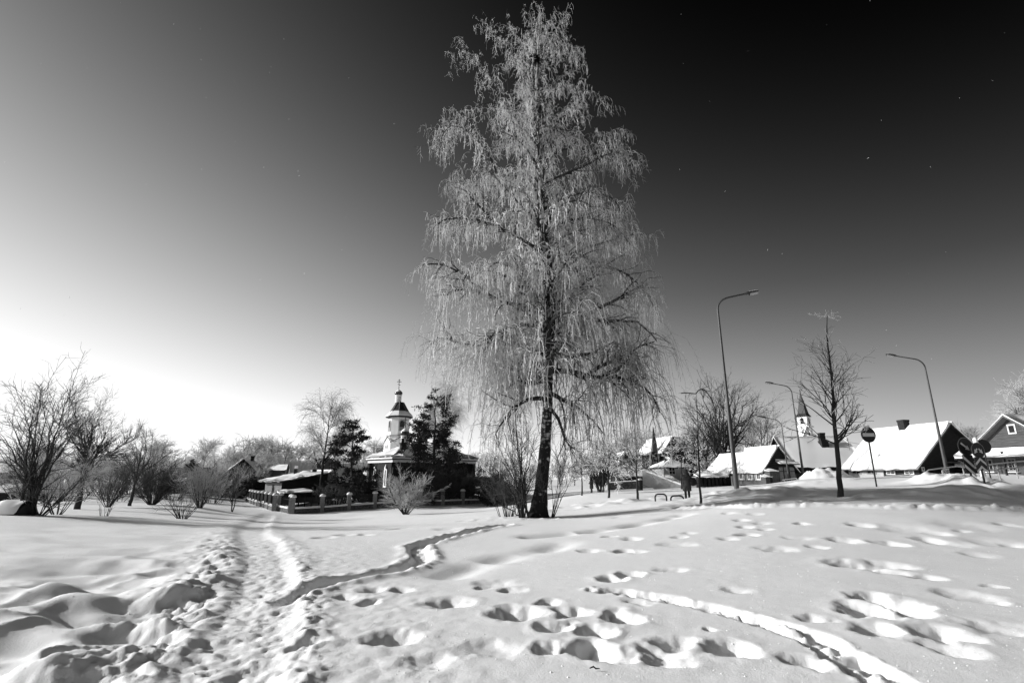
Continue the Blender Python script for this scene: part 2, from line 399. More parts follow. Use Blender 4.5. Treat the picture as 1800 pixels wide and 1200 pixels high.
class Acc:
    """collects quads into one mesh"""
    def __init__(self): self.V, self.F, self.n = [], [], 0
    def add(self, V, F):
        if len(V) == 0: return self
        self.V.append(np.asarray(V, float)); self.F.append(np.asarray(F)+self.n); self.n += len(V); return self
    def box(self, c, s, rz=0.0, tx=0.0, R=None):
        a = np.array([[x, y, z] for x in (-.5,.5) for y in (-.5,.5) for z in (-.5,.5)])*np.array(s)
        if R is None:
            R = np.array(Matrix.Rotation(rz, 3, 'Z') @ Matrix.Rotation(tx, 3, 'X'))
        a = a@np.array(R).T + np.array(c)
        f = [[0,1,3,2],[4,6,7,5],[0,4,5,1],[2,3,7,6],[0,2,6,4],[1,5,7,3]]
        return self.add(a, f)
    def bar(self, p, q, w, h=None):
        p, q = Vector(p), Vector(q); d = q-p; L = d.length
        R = np.array(d.to_track_quat('X', 'Z').to_matrix())
        return self.box((p+q)/2, (L, w, h or w), R=R)
    def tube(self, pts, rad, sides=8):
        P = np.array([[list(p) for p in pts]], float); R = np.array([rad if hasattr(rad, '__len__') else [rad]*len(pts)], float)
        return self.add(*tubes(P, R, sides, cap=True))
    def lathe(self, prof, n=16, c=(0,0,0), axis='Z', sx=1.0, sy=1.0, a0=0.0):
        prof = np.array(prof, float); a = np.linspace(0, 2*np.pi, n, endpoint=False)+a0
        V = np.array([[r*np.cos(t)*sx, r*np.sin(t)*sy, z] for r, z in prof for t in a])
        if axis == 'Y': V = V[:, [0, 2, 1]]*np.array([1, -1, 1])
        F = [[i*n+j, i*n+(j+1)%n, (i+1)*n+(j+1)%n, (i+1)*n+j] for i in range(len(prof)-1) for j in range(n)]
        return self.add(V+np.array(c), F)
    def quad(self, a, b, c, d): return self.add(np.array([list(a), list(b), list(c), list(d)], float), [[0,1,2,3]])
    def slab(self, a, b, c, d, t):
        """quad thickened along -normal by t"""
        A = np.array([list(a), list(b), list(c), list(d)], float)
        n = np.cross(A[1]-A[0], A[3]-A[0]); n /= np.linalg.norm(n)
        V = np.r_[A, A-n*t]
        return self.add(V, [[0,1,2,3],[7,6,5,4],[0,4,5,1],[1,5,6,2],[2,6,7,3],[3,7,4,0]])
    def prism(self, poly, thick, frame):
        """poly 2D outline (even number handled by quads from centre) extruded; frame = origin, ex, ey, en"""
        o, ex, ey, en = [np.array(v, float) for v in frame]
        n = len(poly)
        f = np.array([o + ex*p[0] + ey*p[1] for p in poly]); g = f - en*thick
        c1, c2 = f.mean(0), g.mean(0)
        V = np.r_[f, g, [c1], [c2]]
        F = [[i, (i+1) % n, n+(i+1) % n, n+i][::-1] for i in range(n)]
        m = n//2*2
        for i in range(0, n-1, 2): F.append([2*n, i, i+1, (i+2) % n]); F.append([2*n+1, n+(i+2) % n, n+i+1, n+i])
        if n % 2: F.append([2*n, n-1, 0, 0]); F.append([2*n+1, n, n+n-1, n+n-1])
        return self.add(V, [q for q in F if len(set(q)) == 4])
    def build(self, name, m, parent=None, smooth=False):
        if not self.V: return None
        return link(name, quads_mesh(name, np.concatenate(self.V), np.concatenate(self.F)), m, parent, smooth)

def tubes(P, R, sides=3, cap=False):
    """batch of tapered tubes, P (N,K,3) R (N,K)"""
    N, K, _ = P.shape
    if N == 0: return np.zeros((0,3)), np.zeros((0,4), int)
    T = np.gradient(P, axis=1) if K > 2 else np.repeat(P[:,1:]-P[:,:1], 2, axis=1)
    T /= np.linalg.norm(T, axis=2, keepdims=True)+1e-9
    ref = np.eye(3)[np.abs(T).max(1).argmin(1)][:, None, :]
    U = np.cross(T, ref); U /= np.linalg.norm(U, axis=2, keepdims=True)+1e-9
    W = np.cross(T, U)
    a = np.arange(sides)*2*np.pi/sides
    V = P[:,:,None,:] + R[:,:,None,None]*(np.cos(a)[None,None,:,None]*U[:,:,None,:] + np.sin(a)[None,None,:,None]*W[:,:,None,:])
    idx = np.arange(N*K*sides).reshape(N, K, sides)
    n2 = np.roll(idx, -1, axis=2)
    F = np.stack([idx[:,:-1], n2[:,:-1], n2[:,1:], idx[:,1:]], axis=-1).reshape(-1, 4)
    V = V.reshape(-1, 3)
    if cap and sides % 2 == 0:
        ex = []
        for k in (0, K-1):
            for n in range(N):
                r = idx[n, k]
                for j in range(1, sides-2, 2): ex.append([r[0], r[j], r[j+1], r[j+2]])
        F = np.r_[F, np.array(ex)]
    return V, F

# ---------------------------------------------------------------- plants
def curve_fit(pts, K):
    """resample a polyline smoothly to K points"""
    p = np.array([list(q) for q in pts], float)
    s = np.r_[0, np.cumsum(np.linalg.norm(np.diff(p, axis=0), axis=1))]
    t = np.linspace(0, s[-1], K)
    r = np.stack([np.interp(t, s, p[:, i]) for i in range(3)], 1)
    for _ in range(2): r[1:-1] = .25*r[:-2] + .5*r[1:-1] + .25*r[2:]
    return r
def nrm(v): return v/(np.linalg.norm(v, axis=-1, keepdims=True)+1e-9)
def grow(rng, par, N, t0, t1, a0, a1, ln, K, up=0.0, wob=.15, rr=.5, rmin=.003, tip=.3, power=1.0, lexp=0.0, side=None, weight=None, lvar=.35):
    """N children on a batch of parent tubes: par = (P, R). ln = length (scaled by position when lexp)"""
    P, R = par; Mn, Kp, _ = P.shape
    L = np.linalg.norm(np.diff(P, axis=1), axis=2).sum(1)
    w = L if weight is None else weight
    idx = rng.choice(Mn, N, p=w/w.sum())
    t = t0 + (t1-t0)*rng.random(N)**power
    f = t*(Kp-1); k = np.clip(f.astype(int), 0, Kp-2); fr = (f-k)[:, None]
    p0 = P[idx, k]*(1-fr) + P[idx, k+1]*fr
    r0 = R[idx, k]*(1-fr[:,0]) + R[idx, k+1]*fr[:,0]
    T = nrm(P[idx, k+1]-P[idx, k])
    a = np.radians(rng.uniform(a0, a1, N))[:, None]
    rv = rng.normal(size=(N, 3))
    if side is not None: rv[:, 2] *= side
    q = nrm(rv - T*(rv*T).sum(1, keepdims=True))
    D = nrm(T*np.cos(a) + q*np.sin(a))
    ll = ln*(1-lvar + 2*lvar*rng.random(N))*(1-t)**lexp if lexp else ln*(1-lvar+2*lvar*rng.random(N))
    seg = (ll/(K-1))[:, None]
    out = np.zeros((N, K, 3)); out[:, 0] = p0
    for j in range(1, K):
        out[:, j] = out[:, j-1] + D*seg
        D = nrm(D + np.array([0, 0, up])*(3.0/(K-1)) + rng.normal(size=(N, 3))*wob)
    rb = np.maximum(np.minimum(r0*rr, r0), rmin)
    rad = rb[:, None]*np.linspace(1, tip, K)[None, :]
    rad = np.maximum(rad, rmin*.6)
    return out, rad
def merge(*b):
    K = max(x[0].shape[1] for x in b)
    return tuple(np.concatenate([x[i] for x in b]) for i in (0, 1))
def local(b, loc): return b[0]-np.array(loc), b[1]
# ================================================================ SETTING
def build_ground():
    az = np.r_[np.linspace(-56, 56, 540), np.linspace(56, 304, 80)[1:-1]]
    a = np.radians(az)
    rr = np.r_[.02, np.geomspace(.4, 3, 36)[:-1], np.geomspace(3, 34, 400), np.geomspace(34, 180, 80)[1:], np.geomspace(180, 640, 20)[1:]]
    A, Rr = np.meshgrid(a, rr)
    X, Y = Rr*np.sin(A), Rr*np.cos(A)
    x, y = X.ravel(), Y.ravel()
    z = ground_z(x, y)
    nr, na = X.shape
    I = np.arange(nr*na).reshape(nr, na); J = np.roll(I, -1, axis=1)
    F = np.stack([I[:-1], I[1:], J[1:], J[:-1]], -1).reshape(-1, 4)
    o = link('ground', quads_mesh('ground', np.c_[x, y, z], F), M['snow'], None, True)
    tag(o, kind='structure')
build_ground()

def ribbon(name, poly, halfw, lift, m, n=160, k=9):
    p = curve_fit([(x, y, 0) for x, y in poly], n)[:, :2]
    t = np.gradient(p, axis=0); t /= np.linalg.norm(t, axis=1, keepdims=True)
    nn = np.c_[-t[:,1], t[:,0]]
    s = np.linspace(-halfw, halfw, k)
    Q = p[:,None,:] + nn[:,None,:]*s[None,:,None]
    x, y = Q[...,0].ravel(), Q[...,1].ravel()
    sm = np.zeros_like(x)
    for i in range(n):
        mid = ground_z(Q[i,:,0], Q[i,:,1]); sm[i*k:(i+1)*k] = np.linspace(mid[0], mid[-1], k)*.5 + mid*.5
    z = np.maximum(ground_z(x, y), sm) + lift
    I = np.arange(n*k).reshape(n, k)
    F = np.stack([I[:-1,:-1], I[:-1,1:], I[1:,1:], I[1:,:-1]], -1).reshape(-1, 4)
    o = link(name, quads_mesh(name, np.c_[x, y, z], F), m, None, True)
    tag(o, kind='structure'); return o
def xy(px, d, py=855): return (xat(px, py, d), d)
ribbon('road', [xy(1760, 31), xy(1640, 33), xy(1500, 36), xy(1400, 40), xy(1320, 47), xy(1270, 58), xy(1225, 72), xy(1180, 95)], 2.6, .03, M['packed'])

# ================================================================ BUILDING HELPERS
OFF = {}
def woff(parent):
    return OFF.get(parent.name, Vector((0,0,0))) if parent is not None else Vector((0,0,0))
_old_build = Acc.build
def build_off(self, name, m, parent=None, smooth=False):
    if not self.V: return None
    o = woff(parent)
    self.V[0:] = [v - np.array(o) for v in self.V]
    r = _old_build(self, name, m, parent, smooth)
    OFF[r.name] = o.copy()
    return r
Acc.build = build_off
def root(name, loc, label, cat, group=None):
    e = empty(name, loc, label, cat, group); OFF[e.name] = Vector(loc); return e

def snow_slab(a, b, c, d, t, n=20, seed=0, amp=.25, over=.06):
    """lumpy snow on the quad a-b-c-d (a-b eave, c-d ridge), thickness t along its normal"""
    a, b, c, d = [np.array(list(v), float) for v in (a, b, c, d)]
    nx = n; ny = max(5, n//2)
    u, v = np.meshgrid(np.linspace(0, 1, nx), np.linspace(0, 1, ny))
    P = (a*(1-u[...,None])+b*u[...,None])*(1-v[...,None]) + (d*(1-u[...,None])+c*u[...,None])*v[...,None]
    nv = np.cross(b-a, d-a); nv /= np.linalg.norm(nv)
    if nv[2] < 0: nv = -nv
    down = nrm((a+b)/2-(c+d)/2)
    L = np.linalg.norm(b-a); H = np.linalg.norm(d-a)
    ed = np.minimum(np.minimum(u, 1-u)*L, np.minimum(v, 9)*H)
    hgt = t*(.45+.55*np.sqrt(np.clip(ed/.3, 0, 1)))*(1+amp*3*fbm(u*L/1.2+seed, v*H/.9, 3, seed)) 
    hgt[-1] = t
    P2 = P + nv*hgt[...,None]
    rim = over*(1+4.5*fbm(u*L/.7+seed, v*0, 3, seed+5))
    P2[0] += down*rim[0][:,None]
    Pb = P + nv*.004
    I = np.arange(nx*ny).reshape(ny, nx); off = nx*ny
    F = [[I[j,i], I[j,i+1], I[j+1,i+1], I[j+1,i]] for j in range(ny-1) for i in range(nx-1)]
    bd = list(I[0]) + list(I[1:, -1]) + list(I[-1, -2::-1]) + list(I[-2:0:-1, 0])
    for q, r in zip(bd, bd[1:]+bd[:1]): F.append([q, r, r+off, q+off])
    return np.r_[P2.reshape(-1,3), Pb.reshape(-1,3)], F

def window(parent, o, ex, w, h, frame_m, pane_m, fw=.07, proud=.04, arch=False, bars=(1,1), nrm_=None, name='window'):
    """o = bottom centre on the wall, ex along the wall; frame stands proud of the wall, pane behind it"""
    o = np.array(list(o), float); ex = nrm(np.array([ex[0], ex[1], 0.])); ez = np.array([0,0,1.])
    en = np.cross(ex, ez) if nrm_ is None else np.array(nrm_, float)
    n = 10
    def outl(w, h, dz=0.0):
        if not arch: return [(-w/2, dz), (w/2, dz), (w/2, h), (-w/2, h)]
        r = w/2
        return [(-r, dz), (r, dz)] + [(r*math.cos(t), h-r+r*math.sin(t)) for t in np.linspace(0, math.pi, n)]
    po, pi = outl(w, h), outl(w-2*fw, h-fw, fw)
    P = lambda q, e: o + ex*q[0] + ez*q[1] + en*e
    m = len(po); V = [P(q, proud) for q in po]+[P(q, proud) for q in pi]+[P(q, -.02) for q in po]+[P(q, .004) for q in pi]
    F = []
    for i in range(m):
        j = (i+1) % m
        F += [[i, j, m+j, m+i], [2*m+i, 2*m+j, j, i], [m+i, m+j, 3*m+j, 3*m+i]]
    A = Acc().add(V, F)
    if not arch:
        for k in range(1, bars[0]+1):
            xx = -w/2 + w*k/(bars[0]+1); A.add(*boxpts(P((xx, h/2), proud*.5), ex, ez, en, .04, h-fw, proud*.8))
        for k in range(1, bars[1]+1):
            zz = h*k/(bars[1]+1); A.add(*boxpts(P((0, zz), proud*.5), ex, ez, en, w-fw, .04, proud*.7))
    f = A.build(name, frame_m, parent)
    V2 = [P(q, .008) for q in pi]; c = np.mean(V2, 0)
    B = Acc()
    if arch:
        for i in range(0, len(V2)-1): B.add([c, V2[i], V2[i+1], (V2[i+1]+V2[(i+2)%len(V2)])/2 if i == len(V2)-2 else V2[i+1]*.5+V2[i]*.5], [[0,1,3,2]])
        B.add([c, V2[-1], V2[0], (V2[-1]+V2[0])/2], [[0,1,3,2]])
    else: B.add(V2, [[0,1,2,3]])
    B.build('pane', pane_m, f)
    return f
def boxpts(c, ex, ey, ez, sx, sy, sz):
    V = [np.array(c)+ex*(a*sx/2)+ey*(b*sy/2)+ez*(d*sz/2) for a in (-1,1) for b in (-1,1) for d in (-1,1)]
    return V, [[0,1,3,2],[4,6,7,5],[0,4,5,1],[2,3,7,6],[0,2,6,4],[1,5,7,3]]

def house(name, label, cat, A, B, W, z0, ze, zr, ridge, wallm, roofm, snow=.2, ov=.35, seed=1, group=None, snow_sides=(1,1), verge=None, boards=None, gable_boards=True):
    """front wall from A to B (world xy), building runs W away behind it. ridge 'x': along the front, 'y': front is a gable"""
    A = np.array(A, float); B = np.array(B, float)
    ex = B-A; L = np.linalg.norm(ex); ex /= L; ey = np.array([-ex[1], ex[0]])
    r = root(name, (A[0], A[1], z0), label, cat, group)
    def P(a, b, z):
        x, y = (a, b) if ridge == 'x' else (b, a)
        return np.array([A[0]+ex[0]*x+ey[0]*y, A[1]+ex[1]*x+ey[1]*y, z])
    la, lb = (L, W) if ridge == 'x' else (W, L)
    verge = ov*.7 if verge is None else verge
    w = Acc()
    V = [P(0,0,z0), P(la,0,z0), P(la,lb,z0), P(0,lb,z0), P(0,0,ze), P(la,0,ze), P(la,lb,ze), P(0,lb,ze), P(0,lb/2,zr), P(la,lb/2,zr), P(0,lb/2,ze), P(la,lb/2,ze)]
    w.add(V, [[0,1,5,4],[2,3,7,6],[3,0,4,7],[1,2,6,5],[4,5,9,8],[6,7,8,9],[4,10,7,8],[5,9,6,11]])
    wl = w.build('wall', wallm, r)
    k = (zr-ze)/(lb/2)
    for i, sgn in enumerate((0, 1)):
        b0 = -ov if sgn == 0 else lb+ov
        zo = ze-ov*k
        q = [P(-verge, b0, zo+.1), P(la+verge, b0, zo+.1), P(la+verge, lb/2, zr+.1), P(-verge, lb/2, zr+.1)]
        if sgn: q = [q[1], q[0], q[3], q[2]]
        n = np.cross(q[1]-q[0], q[3]-q[0])
        if n[2] < 0: q = [q[1], q[0], q[3], q[2]]
        rf = Acc().slab(*q, .1).build('roof', roofm, r)
        if snow and snow_sides[i]:
            Acc().add(*snow_slab(*q, snow*snow_sides[i], 18, seed+i)).build('snow_cover', M['roofsnow'], rf, True)
    r_info = dict(P=P, ex=ex, ey=ey, L=L, W=W, A=A, root=r, z0=z0, k=k)
    return r_info
def chimney(h, a, b, w, z0, z1, snowcap=.12, m=None, name='chimney'):
    p = h['P'](a, b, 0)
    c = Acc().box((p[0], p[1], (z0+z1)/2), (w, w, z1-z0), rz=math.atan2(h['ex'][1], h['ex'][0]))
    c.box((p[0], p[1], z1-.08), (w*1.1, w*1.1, .16), rz=math.atan2(h['ex'][1], h['ex'][0]))
    o = c.build(name, m or M['chimney'], h['root'])
    if snowcap:
        s = Acc().box((p[0], p[1], z1+snowcap/2+.002), (w*1.1, w*1.1, snowcap), rz=.3); s.build('snow_cap', M['roofsnow'], o)
    return o
def wpt(h, face, s, z):
    """point on a wall face: f front (y=0), l left end (x=0), r right end"""
    A, ex, ey = h['A'], h['ex'], h['ey']
    if face == 'f': q = A+ex*s; d = ex
    elif face == 'l': q = A+ey*(h['W']-s); d = -ey
    else: q = A+ex*h['L']+ey*s; d = ey
    return (q[0], q[1], z), d
def boards_on(h, face, s0, s1, z0, z1, step, m, gable=None, thick=.025):
    """horizontal boards nailed on a wall face, alternately proud, joined as one surface"""
    A = Acc(); k = 0; z = z0; rg = np.random.default_rng(5)
    while z < z1-.02:
        a, b = s0, s1
        if gable and z > gable[0]:
            f = min(1, (z-gable[0])/(gable[1]-gable[0])); mid = (s0+s1)/2; a = s0+(mid-s0)*f+.02; b = s1-(s1-mid)*f-.02
        if b-a > .15:
            p, d = wpt(h, face, a, z); q, _ = wpt(h, face, b, z)
            d = np.array([d[0], d[1], 0]); n = np.cross(d, [0,0,1.])
            c = (np.array(p)+np.array(q))/2+n*(thick/2+.004*rg.random()+.003); c[2] = z+step*.47
            A.add(*boxpts(c, d, np.array([0,0,1.]), n, b-a, step*.9, thick))
        z += step
    o = A.build('wall_boards', m, h['root'])
    if o: tag(o, kind='stuff')
    return o

# ================================================================ RIGHT-HAND BUILDINGS
# house with the large sunlit roof
z0h = .3
hA = np.array(xy(1613, 40, 815)); gd = np.array([math.cos(math.radians(11)), math.sin(math.radians(11))])
hB = hA + gd*7.0
h = house('wooden_house', 'low dark wooden house with thick sunlit snow on its roof, behind the no entry sign', 'house', hA, hB, 6.6, z0h, zat(818,40), zat(747,40.6), 'y', M['plank_dark'], M['roof_dark'], .26, .45, 3)
b = chimney(h, 3.4, 3.2, .58, zat(764,43), zat(736.5,43.3), .0)
boards_on(h, 'f', .05, 6.95, z0h, zat(752,40.7), .2, M['plank_dark'], (zat(818,40), zat(747,40.6)))
A_ = Acc()
p0, d0 = wpt(h, 'l', 0.02, z0h); 
pl = Acc()
q0, dd = wpt(h, 'l', .15, z0h); q1, _ = wpt(h, 'l', 3.6, z0h); n_ = np.cross(np.array([dd[0],dd[1],0]), [0,0,1.])
c_ = (np.array(q0)+np.array(q1))/2+n_*.05; c_[2] = (z0h+zat(818,40)-.15)/2
pl.add(*boxpts(c_, np.array([dd[0],dd[1],0]), np.array([0,0,1.]), n_, 3.45, zat(818,40)-z0h-.2, .1)); pl.build('plastered_wall', M['plaster_grey'], h['root'])
for s_ in (1.0, 2.5):
    o_, d_ = wpt(h, 'l', s_, zat(833,44)); o_ = np.array(o_)+n_*.105
    window(h['root'], o_, d_, .9, .75, M['shutter'], M['glass'])
for s_ in (4.2, 5.8):
    o_, d_ = wpt(h, 'l', s_, zat(834,41)); o_ = np.array(o_)+n_*.01
    window(h['root'], o_, d_, .8, .35, M['trim'], M['glass'])
o_, d_ = wpt(h, 'f', .35, zat(828,40)); o_ = np.array(o_)
nb = Acc(); nb.add(*boxpts(o_+np.array([0,-.06,.15]), np.array([d_[0],d_[1],0]), np.array([0,0,1.]), np.array([d_[1],-d_[0],0]), .26, .34, .03)); nbo = nb.build('notice_board', M['trim'], h['root'])
nb = Acc(); nb.add(*boxpts(o_+np.array([0,-.085,.17]), np.array([d_[0],d_[1],0]), np.array([0,0,1.]), np.array([d_[1],-d_[0],0]), .09, .15, .01)); nb.build('notice_print', M['signdark'], nbo)
# annex ledge with snow right of the gable
lg = Acc(); q_, d_ = wpt(h, 'f', 4.6, zat(812,39.8)); lg.add(*boxpts(np.array(q_)+np.array([0,-.25,0]), np.array([d_[0],d_[1],0]), np.array([0,0,1.]), np.array([d_[1],-d_[0],0]), 4.6, .08, .5)); lo = lg.build('ledge', M['plank_grey'], h['root'])
q_, d_ = wpt(h, 'f', 3.2, 0)
ex3 = np.array([d_[0], d_[1], 0]); en3 = np.array([d_[1], -d_[0], 0])
ls0 = np.array([q_[0], q_[1], zat(823,39.5)])
Acc().add(*snow_slab(ls0+en3*1.0, ls0+ex3*3.4+en3*1.0, ls0+ex3*3.4+en3*.1+[0,0,.15], ls0+en3*.1+[0,0,.15], .35, 14, 4, .5)).build('snow_cover', M['roofsnow'], h['root'], True)
ls1 = Acc(); ls1.add(*boxpts(ls0+ex3*1.7+en3*.55-[0,0,.10], ex3, en3, np.array([0,0,1.]), 3.3, .85, .12)); ls1.build('lean_to_roof', M['plank_dark'], h['root'])

# big house with broad grey roof towards the camera
g2A = np.array(xy(1398, 52, 825)); d2 = np.array([.995, -.0998])
z0b = zat(846,52)-.4
h2 = house('wooden_house', 'long dark house with a broad grey snowy roof, in front of the white spire', 'house', g2A, g2A+d2*6.5, 7.2, z0b, zat(816,52), zat(770,55.6), 'x', M['plank_dark'], M['roof_dark'], .12, .45, 9)
chimney(h2, 4.0, 2.3, .5, zat(790,53), zat(760,53.5), .0)
chimney(h2, 4.05, 2.2, .68, zat(793,53), zat(774,53.5), .0)
Wg = h2['W']
o_, d_ = wpt(h2, 'l', Wg/2, zat(797,55)); dn = np.cross(np.array([d_[0],d_[1],0]), [0,0,1.]); window(h2['root'], np.array(o_)+dn*.03, d_, .7, .8, M['shutter'], M['glass'])


# house with three shuttered windows
cA = np.array(xy(1343, 46, 824)); cdir = np.array([math.cos(math.radians(8)), math.sin(math.radians(8))])
z0c = zat(853,46)
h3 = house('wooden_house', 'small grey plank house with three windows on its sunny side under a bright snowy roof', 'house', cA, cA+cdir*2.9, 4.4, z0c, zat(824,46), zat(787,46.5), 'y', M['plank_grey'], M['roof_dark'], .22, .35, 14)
for s_ in (.85, 2.2, 3.55):
    o_, d_ = wpt(h3, 'l', h3['W']-s_, z0c+.45); dn = np.cross(np.array([d_[0],d_[1],0]), [0,0,1.]); o_ = np.array(o_)+dn*.03
    window(h3['root'], o_, d_, .62, 1.0, M['trim'], M['glass'], .1)
    for sg in (-1, 1):
        A_ = Acc(); A_.add(*boxpts(o_+np.array([d_[0],d_[1],0])*sg*.46+dn*.02+[0,0,.5], np.array([d_[0],d_[1],0]), np.array([0,0,1.]), dn, .24, 1.05, .04)); A_.build('shutter', M['shutter'], h3['root'])
    A_ = Acc(); A_.add(*boxpts(o_+dn*.05+[0,0,1.08], np.array([d_[0],d_[1],0]), np.array([0,0,1.]), dn, .8, .13, .10)); A_.build('lintel', M['trim'], h3['root'])
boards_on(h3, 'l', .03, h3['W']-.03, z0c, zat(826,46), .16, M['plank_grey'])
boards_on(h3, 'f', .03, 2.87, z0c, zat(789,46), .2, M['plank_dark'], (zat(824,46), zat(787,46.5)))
# doors, ledges and a snowy canopy on the small house's front
for s_, w_ in ((1.55,.36),(2.05,.42),(2.6,.42)):
    o_, d_ = wpt(h3, 'f', s_, z0c+.1); dv = np.array([d_[0],d_[1],0]); dn = np.cross(dv, [0,0,1.])
    A_ = Acc(); A_.add(*boxpts(np.array(o_)+dn*.06+[0,0,.72], dv, np.array([0,0,1.]), dn, w_, 1.44, .05)); dr = A_.build('door', M['shutter'], h3['root'])
    A_ = Acc(); A_.add(*boxpts(np.array(o_)+dn*.10+[0,0,1.1], dv, np.array([0,0,1.]), dn, w_*.9, .08, .03)); A_.build('ledge_board', M['plank_grey'], dr)
o_, d_ = wpt(h3, 'f', 2.0, zat(811,46)); dv = np.array([d_[0],d_[1],0]); dn = np.cross(dv, [0,0,1.]); o_ = np.array(o_)+dn*.04
A_ = Acc().slab(o_-dv*.95+dn*.7-[0,0,.22], o_+dv*.95+dn*.7-[0,0,.22], o_+dv*.95, o_-dv*.95, .06); cn = A_.build('canopy', M['plank_dark'], h3['root'])
Acc().add(*snow_slab(o_-dv*.9+dn*.68-[0,0,.2], o_+dv*.9+dn*.68-[0,0,.2], o_+dv*.9, o_-dv*.9, .22, 12, 77)).build('snow_cover', M['roofsnow'], cn, True)
# lean-to roof house left of it
eA = np.array(xy(1276, 55, 838)); z0e = zat(856,55)
h4 = house('shed', 'dark wooden shed whose steep snowy roof nearly reaches the ground, behind the nearest lamp post', 'shed', eA, eA+cdir*5.2, 5.0, z0e, zat(839,55), zat(799,56.5), 'y', M['plank_dark'], M['roof_dark'], .2, .3, 22)
chimney(h4, 3.6, 2.9, .45, zat(800,57.5), zat(791,57.5), .05)

# far right plank house
rz_ = math.radians(-48)
kA = np.array(xy(1712, 36.5, 800)); kB = np.array(xy(1830, 32.0, 800))
z0k = zat(842,34)
kd = nrm(kB-kA)
h5 = house('wooden_house', 'weathered grey plank house with a small gable window, at the right edge of the picture', 'house', kA, kA+kd*6.4, 9.0, z0k, zat(796,36), zat(737,35), 'y', M['plank_grey'], M['roof_grey'], .1, .55, 31, verge=.5)
o_, d_ = wpt(h5, 'f', 3.15, zat(765,34.6)); dn = np.cross(np.array([d_[0],d_[1],0]), [0,0,1.]); dv = np.array([d_[0],d_[1],0])
window(h5['root'], np.array(o_)+dn*.04, d_, .55, .62, M['trim'], M['glass'], .09, bars=(0,0))
boards_on(h5, 'f', .02, 6.38, zat(795,35), zat(739,35), .17, M['plank_grey'], (zat(796,36), zat(737,35)))
o_, d_ = wpt(h5, 'f', 3.2, zat(795,35))
A_ = Acc().slab(np.array(o_)-dv*3.4+dn*1.3-[0,0,.35], np.array(o_)+dv*3.4+dn*1.3-[0,0,.35], np.array(o_)+dv*3.4+dn*.03, np.array(o_)-dv*3.4+dn*.03, .09); cn = A_.build('porch_roof', M['plank_dark'], h5['root'])
Acc().add(*snow_slab(np.array(o_)-dv*3.35+dn*1.28-[0,0,.34], np.array(o_)+dv*3.35+dn*1.28-[0,0,.34], np.array(o_)+dv*3.35+dn*.05, np.array(o_)-dv*3.35+dn*.05, .28, 22, 41, .5)).build('snow_cover', M['roofsnow'], cn, True)
for s_ in (1.0, 2.6, 4.2, 5.6):
    o_, d_ = wpt(h5, 'f', s_, zat(828,34.5)); window(h5['root'], np.array(o_)+dn*.02, d_, .6, .8, M['shutter'], M['glass'], .08)
    A_ = Acc(); q_ = np.array(o_)+dv*.62+dn*1.15; A_.add(*boxpts(q_+[0,0,.1], dv, np.array([0,0,1.]), dn, .09, 2.2, .09)); A_.build('porch_post', M['plank_dark'], h5['root'])
    A_ = Acc(); A_.add(*boxpts(np.array(o_)+dn*.1-[0,0,.05], dv, np.array([0,0,1.]), dn, .8, .05, .18)); A_.build('window_sill', M['roofsnow'], h5['root'])

# double-roofed house behind the tall sapling
z0m = zat(862,72)
mA = np.array(xy(1156, 72, 800)); 
h6 = house('house', 'dark two storey house with steep snowy gables, between the birch and the big bare tree', 'house', np.array(xy(1168,70,800)), np.array(xy(1199,70.5,800)), 7.0, z0m, zat(790,70), zat(769,70), 'y', M['plank_dark'], M['roof_dark'], .25, .5, 51)
h6b = house('house', 'dark wing with a grey snowy roof slope, right behind the two storey house', 'house', np.array(xy(1193,73,800)), np.array(xy(1222,73.5,800)), 6.0, z0m, zat(792,73), zat(770,75), 'x', M['plank_dark'], M['roof_dark'], .2, .4, 52)
A_ = Acc().lathe([(.55,0),(.5,.2),(.05,3.4),(0.0,3.5)], 8, tuple(pt(1151,795,71))); tr = root('turret', pt(1151,860,71), 'thin dark pointed turret at the left end of the two storey house', 'turret')
A_.build('spire', M['roof_dark'], tr); A_ = Acc().box(pt(1151,826,71), (1.0,1.0,zat(795,71)-zat(860,71)))
A_.build('shaft', M['plank_dark'], tr)
# hipped garage
def hip_block(name, label, cat, A, B, W, z0, ze, zr, wallm, roofm, inset, snow=.15, ov=.3, seed=0, group=None):
    A = np.array(A, float); B = np.array(B, float); ex = B-A; L = np.linalg.norm(ex); ex /= L; ey = np.array([-ex[1], ex[0]])
    r = root(name, (A[0], A[1], z0), label, cat, group)
    P = lambda a, b, z: np.array([A[0]+ex[0]*a+ey[0]*b, A[1]+ex[1]*a+ey[1]*b, z])
    Acc().add([P(a, b, z) for z in (z0, ze) for a, b in ((0,0),(L,0),(L,W),(0,W))], [[0,1,5,4],[1,2,6,5],[2,3,7,6],[3,0,4,7],[4,5,6,7]]).build('wall', wallm, r)
    e = [P(-ov,-ov,ze), P(L+ov,-ov,ze), P(L+ov,W+ov,ze), P(-ov,W+ov,ze)]
    t = [P(inset,W/2,zr), P(L-inset,W/2,zr)]
    A_ = Acc()
    for q in ([e[0],e[1],t[1],t[0]], [e[2],e[3],t[0],t[1]], [e[1],e[2],t[1],t[1]*.999+t[0]*.001], [e[3],e[0],t[0],t[0]*.999+t[1]*.001]): A_.slab(*q, .1)
    rf = A_.build('roof', roofm, r)
    S = Acc()
    for i, q in enumerate(([e[0],e[1],t[1],t[0]], [e[2],e[3],t[0],t[1]], [e[1],e[2],t[1],t[1]*.98+t[0]*.02], [e[3],e[0],t[0],t[0]*.98+t[1]*.02])):
        S.add(*snow_slab(*q, snow, 14, seed+i, .3))
    S.build('snow_cover', M['roofsnow'], rf, True)
    return dict(P=P, ex=ex, ey=ey, L=L, W=W, A=A, root=r, z0=z0)
